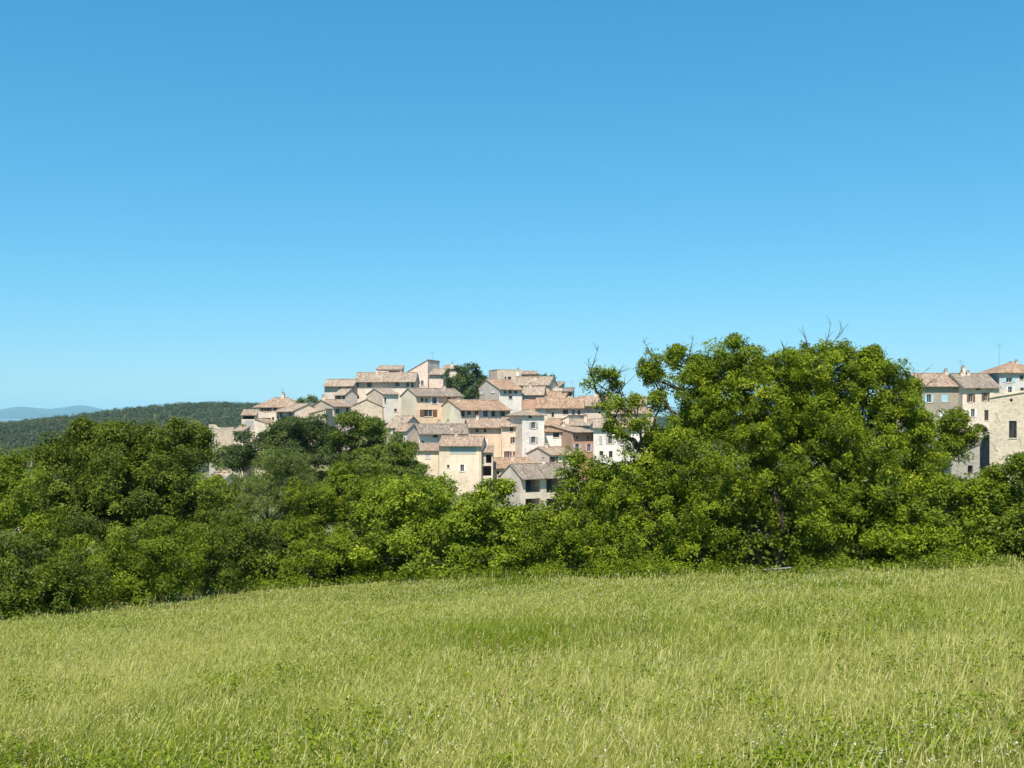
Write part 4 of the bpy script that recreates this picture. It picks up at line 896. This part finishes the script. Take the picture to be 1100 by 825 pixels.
# ---- pale boulder below the right-hand houses
bp = P(1048, 521, 104); r = np.random.default_rng(3)
th_, ph_ = np.meshgrid(np.linspace(0, np.pi, 12), np.linspace(0, 2 * np.pi, 17)[:-1], indexing='ij')
q = np.stack([np.sin(th_) * np.cos(ph_), np.sin(th_) * np.sin(ph_), np.cos(th_)], -1)
q = q * (1 + .35 * (vnoise(q[..., 0] * 2 + 5, q[..., 2] * 2 + q[..., 1] * 1.5, 5)[..., None] - .5)) * np.array([.46, .4, .5])
f = [];
for a in range(11):
    for b_ in range(16): f += [a * 16 + b_, a * 16 + (b_ + 1) % 16, (a + 1) * 16 + (b_ + 1) % 16, (a + 1) * 16 + b_]
gz = float(ground(bp[0], bp[1]))
o = add_mesh('stone_pillar', (q * np.array([1, 1, (bp[2] + .5 - gz) / 1.0])).reshape(-1, 3) + np.array([0, 0, (bp[2] + .5 - gz) * .5]), f, np.arange(len(f) // 4) * 4, wallmat((.5, .40, .28), 'stone'), None, smooth_sh=True)
o.location = (bp[0], bp[1], gz); tag(o, 'pale worn stone standing up from the bushes below the old shed', 'stone')

# ---- camera
cam = bpy.data.cameras.new('Camera'); co = bpy.data.objects.new('Camera', cam); col.objects.link(co)
co.location = (0, 0, 0); co.rotation_euler = (R(90), 0, 0); cam.sensor_width = 36; cam.lens = 36 * F / 1100
cam.shift_y = (HZ - 412.5) / 1100; cam.clip_end = 60000; cam.clip_start = .1
scene.camera = co

# ---- light
EL, AZ = 58.0, -9.0      # sun height; degrees to the right of straight behind the camera
d = np.array([math.sin(R(AZ)) * math.cos(R(EL)), -math.cos(R(AZ)) * math.cos(R(EL)), math.sin(R(EL))])
sl = bpy.data.lights.new('sun', 'SUN'); sl.energy = 5.0; sl.angle = R(.53); sl.color = (1, .935, .85)
so = bpy.data.objects.new('sun', sl); col.objects.link(so)
from mathutils import Vector
so.rotation_euler = Vector(-d).to_track_quat('-Z', 'Y').to_euler(); so.location = (0, 0, 60)
w = bpy.data.worlds.new('World'); scene.world = w; w.use_nodes = True
nt = w.node_tree; nt.nodes.clear()
sky = nt.nodes.new('ShaderNodeTexSky'); sky.sky_type = 'NISHITA'; sky.sun_disc = False
sky.sun_elevation = R(EL); sky.sun_rotation = math.atan2(d[0], d[1])
sky.altitude = 300; sky.air_density = 1.0; sky.dust_density = .5; sky.ozone_density = 1.0
bg = nt.nodes.new('ShaderNodeBackground'); bg.inputs['Strength'].default_value = .11
wo = nt.nodes.new('ShaderNodeOutputWorld')
EXPO = .66
sep = nt.nodes.new('ShaderNodeSeparateColor'); com = nt.nodes.new('ShaderNodeCombineColor'); nt.links.new(sky.outputs[0], sep.inputs[0])
for i, (pw_, gn) in enumerate(((1.217, .732), (.685, .993), (.581, 1.216))):      # the camera's softer contrast in the sky
    a_ = nt.nodes.new('ShaderNodeMath'); a_.operation = 'MULTIPLY'; a_.inputs[1].default_value = .1
    b_ = nt.nodes.new('ShaderNodeMath'); b_.operation = 'POWER'; b_.inputs[1].default_value = pw_
    c_ = nt.nodes.new('ShaderNodeMath'); c_.operation = 'MULTIPLY'; c_.inputs[1].default_value = gn / 2 ** EXPO / .1
    nt.links.new(sep.outputs[i], a_.inputs[0]); nt.links.new(a_.outputs[0], b_.inputs[0]); nt.links.new(b_.outputs[0], c_.inputs[0]); nt.links.new(c_.outputs[0], com.inputs[i])
bg.inputs['Strength'].default_value = .1
nt.links.new(com.outputs[0], bg.inputs[0]); nt.links.new(bg.outputs[0], wo.inputs[0])

# ---- air
m, nt, N, L, out = newmat('haze_air')
pv = N.new('ShaderNodeVolumePrincipled'); pv.inputs['Color'].default_value = (.42, .81, 1, 1); pv.inputs['Density'].default_value = 6e-5; pv.inputs['Anisotropy'].default_value = -0.35
L.new(pv.outputs[0], out.inputs['Volume'])
mb = MB(); mb.box(-9300, 9300, -150, 16300, -31, 230); hz = mb.build('haze', m); tag(hz, 'thin blue summer haze over the plain', 'haze', kind='stuff')

scene.render.engine = 'CYCLES'; scene.cycles.max_bounces = 6; scene.cycles.transparent_max_bounces = 4; scene.cycles.volume_bounces = 0
vs = scene.view_settings; vs.view_transform = 'Standard'; vs.look = 'None'; vs.exposure = EXPO; vs.gamma = 1; vs.use_curve_mapping = False
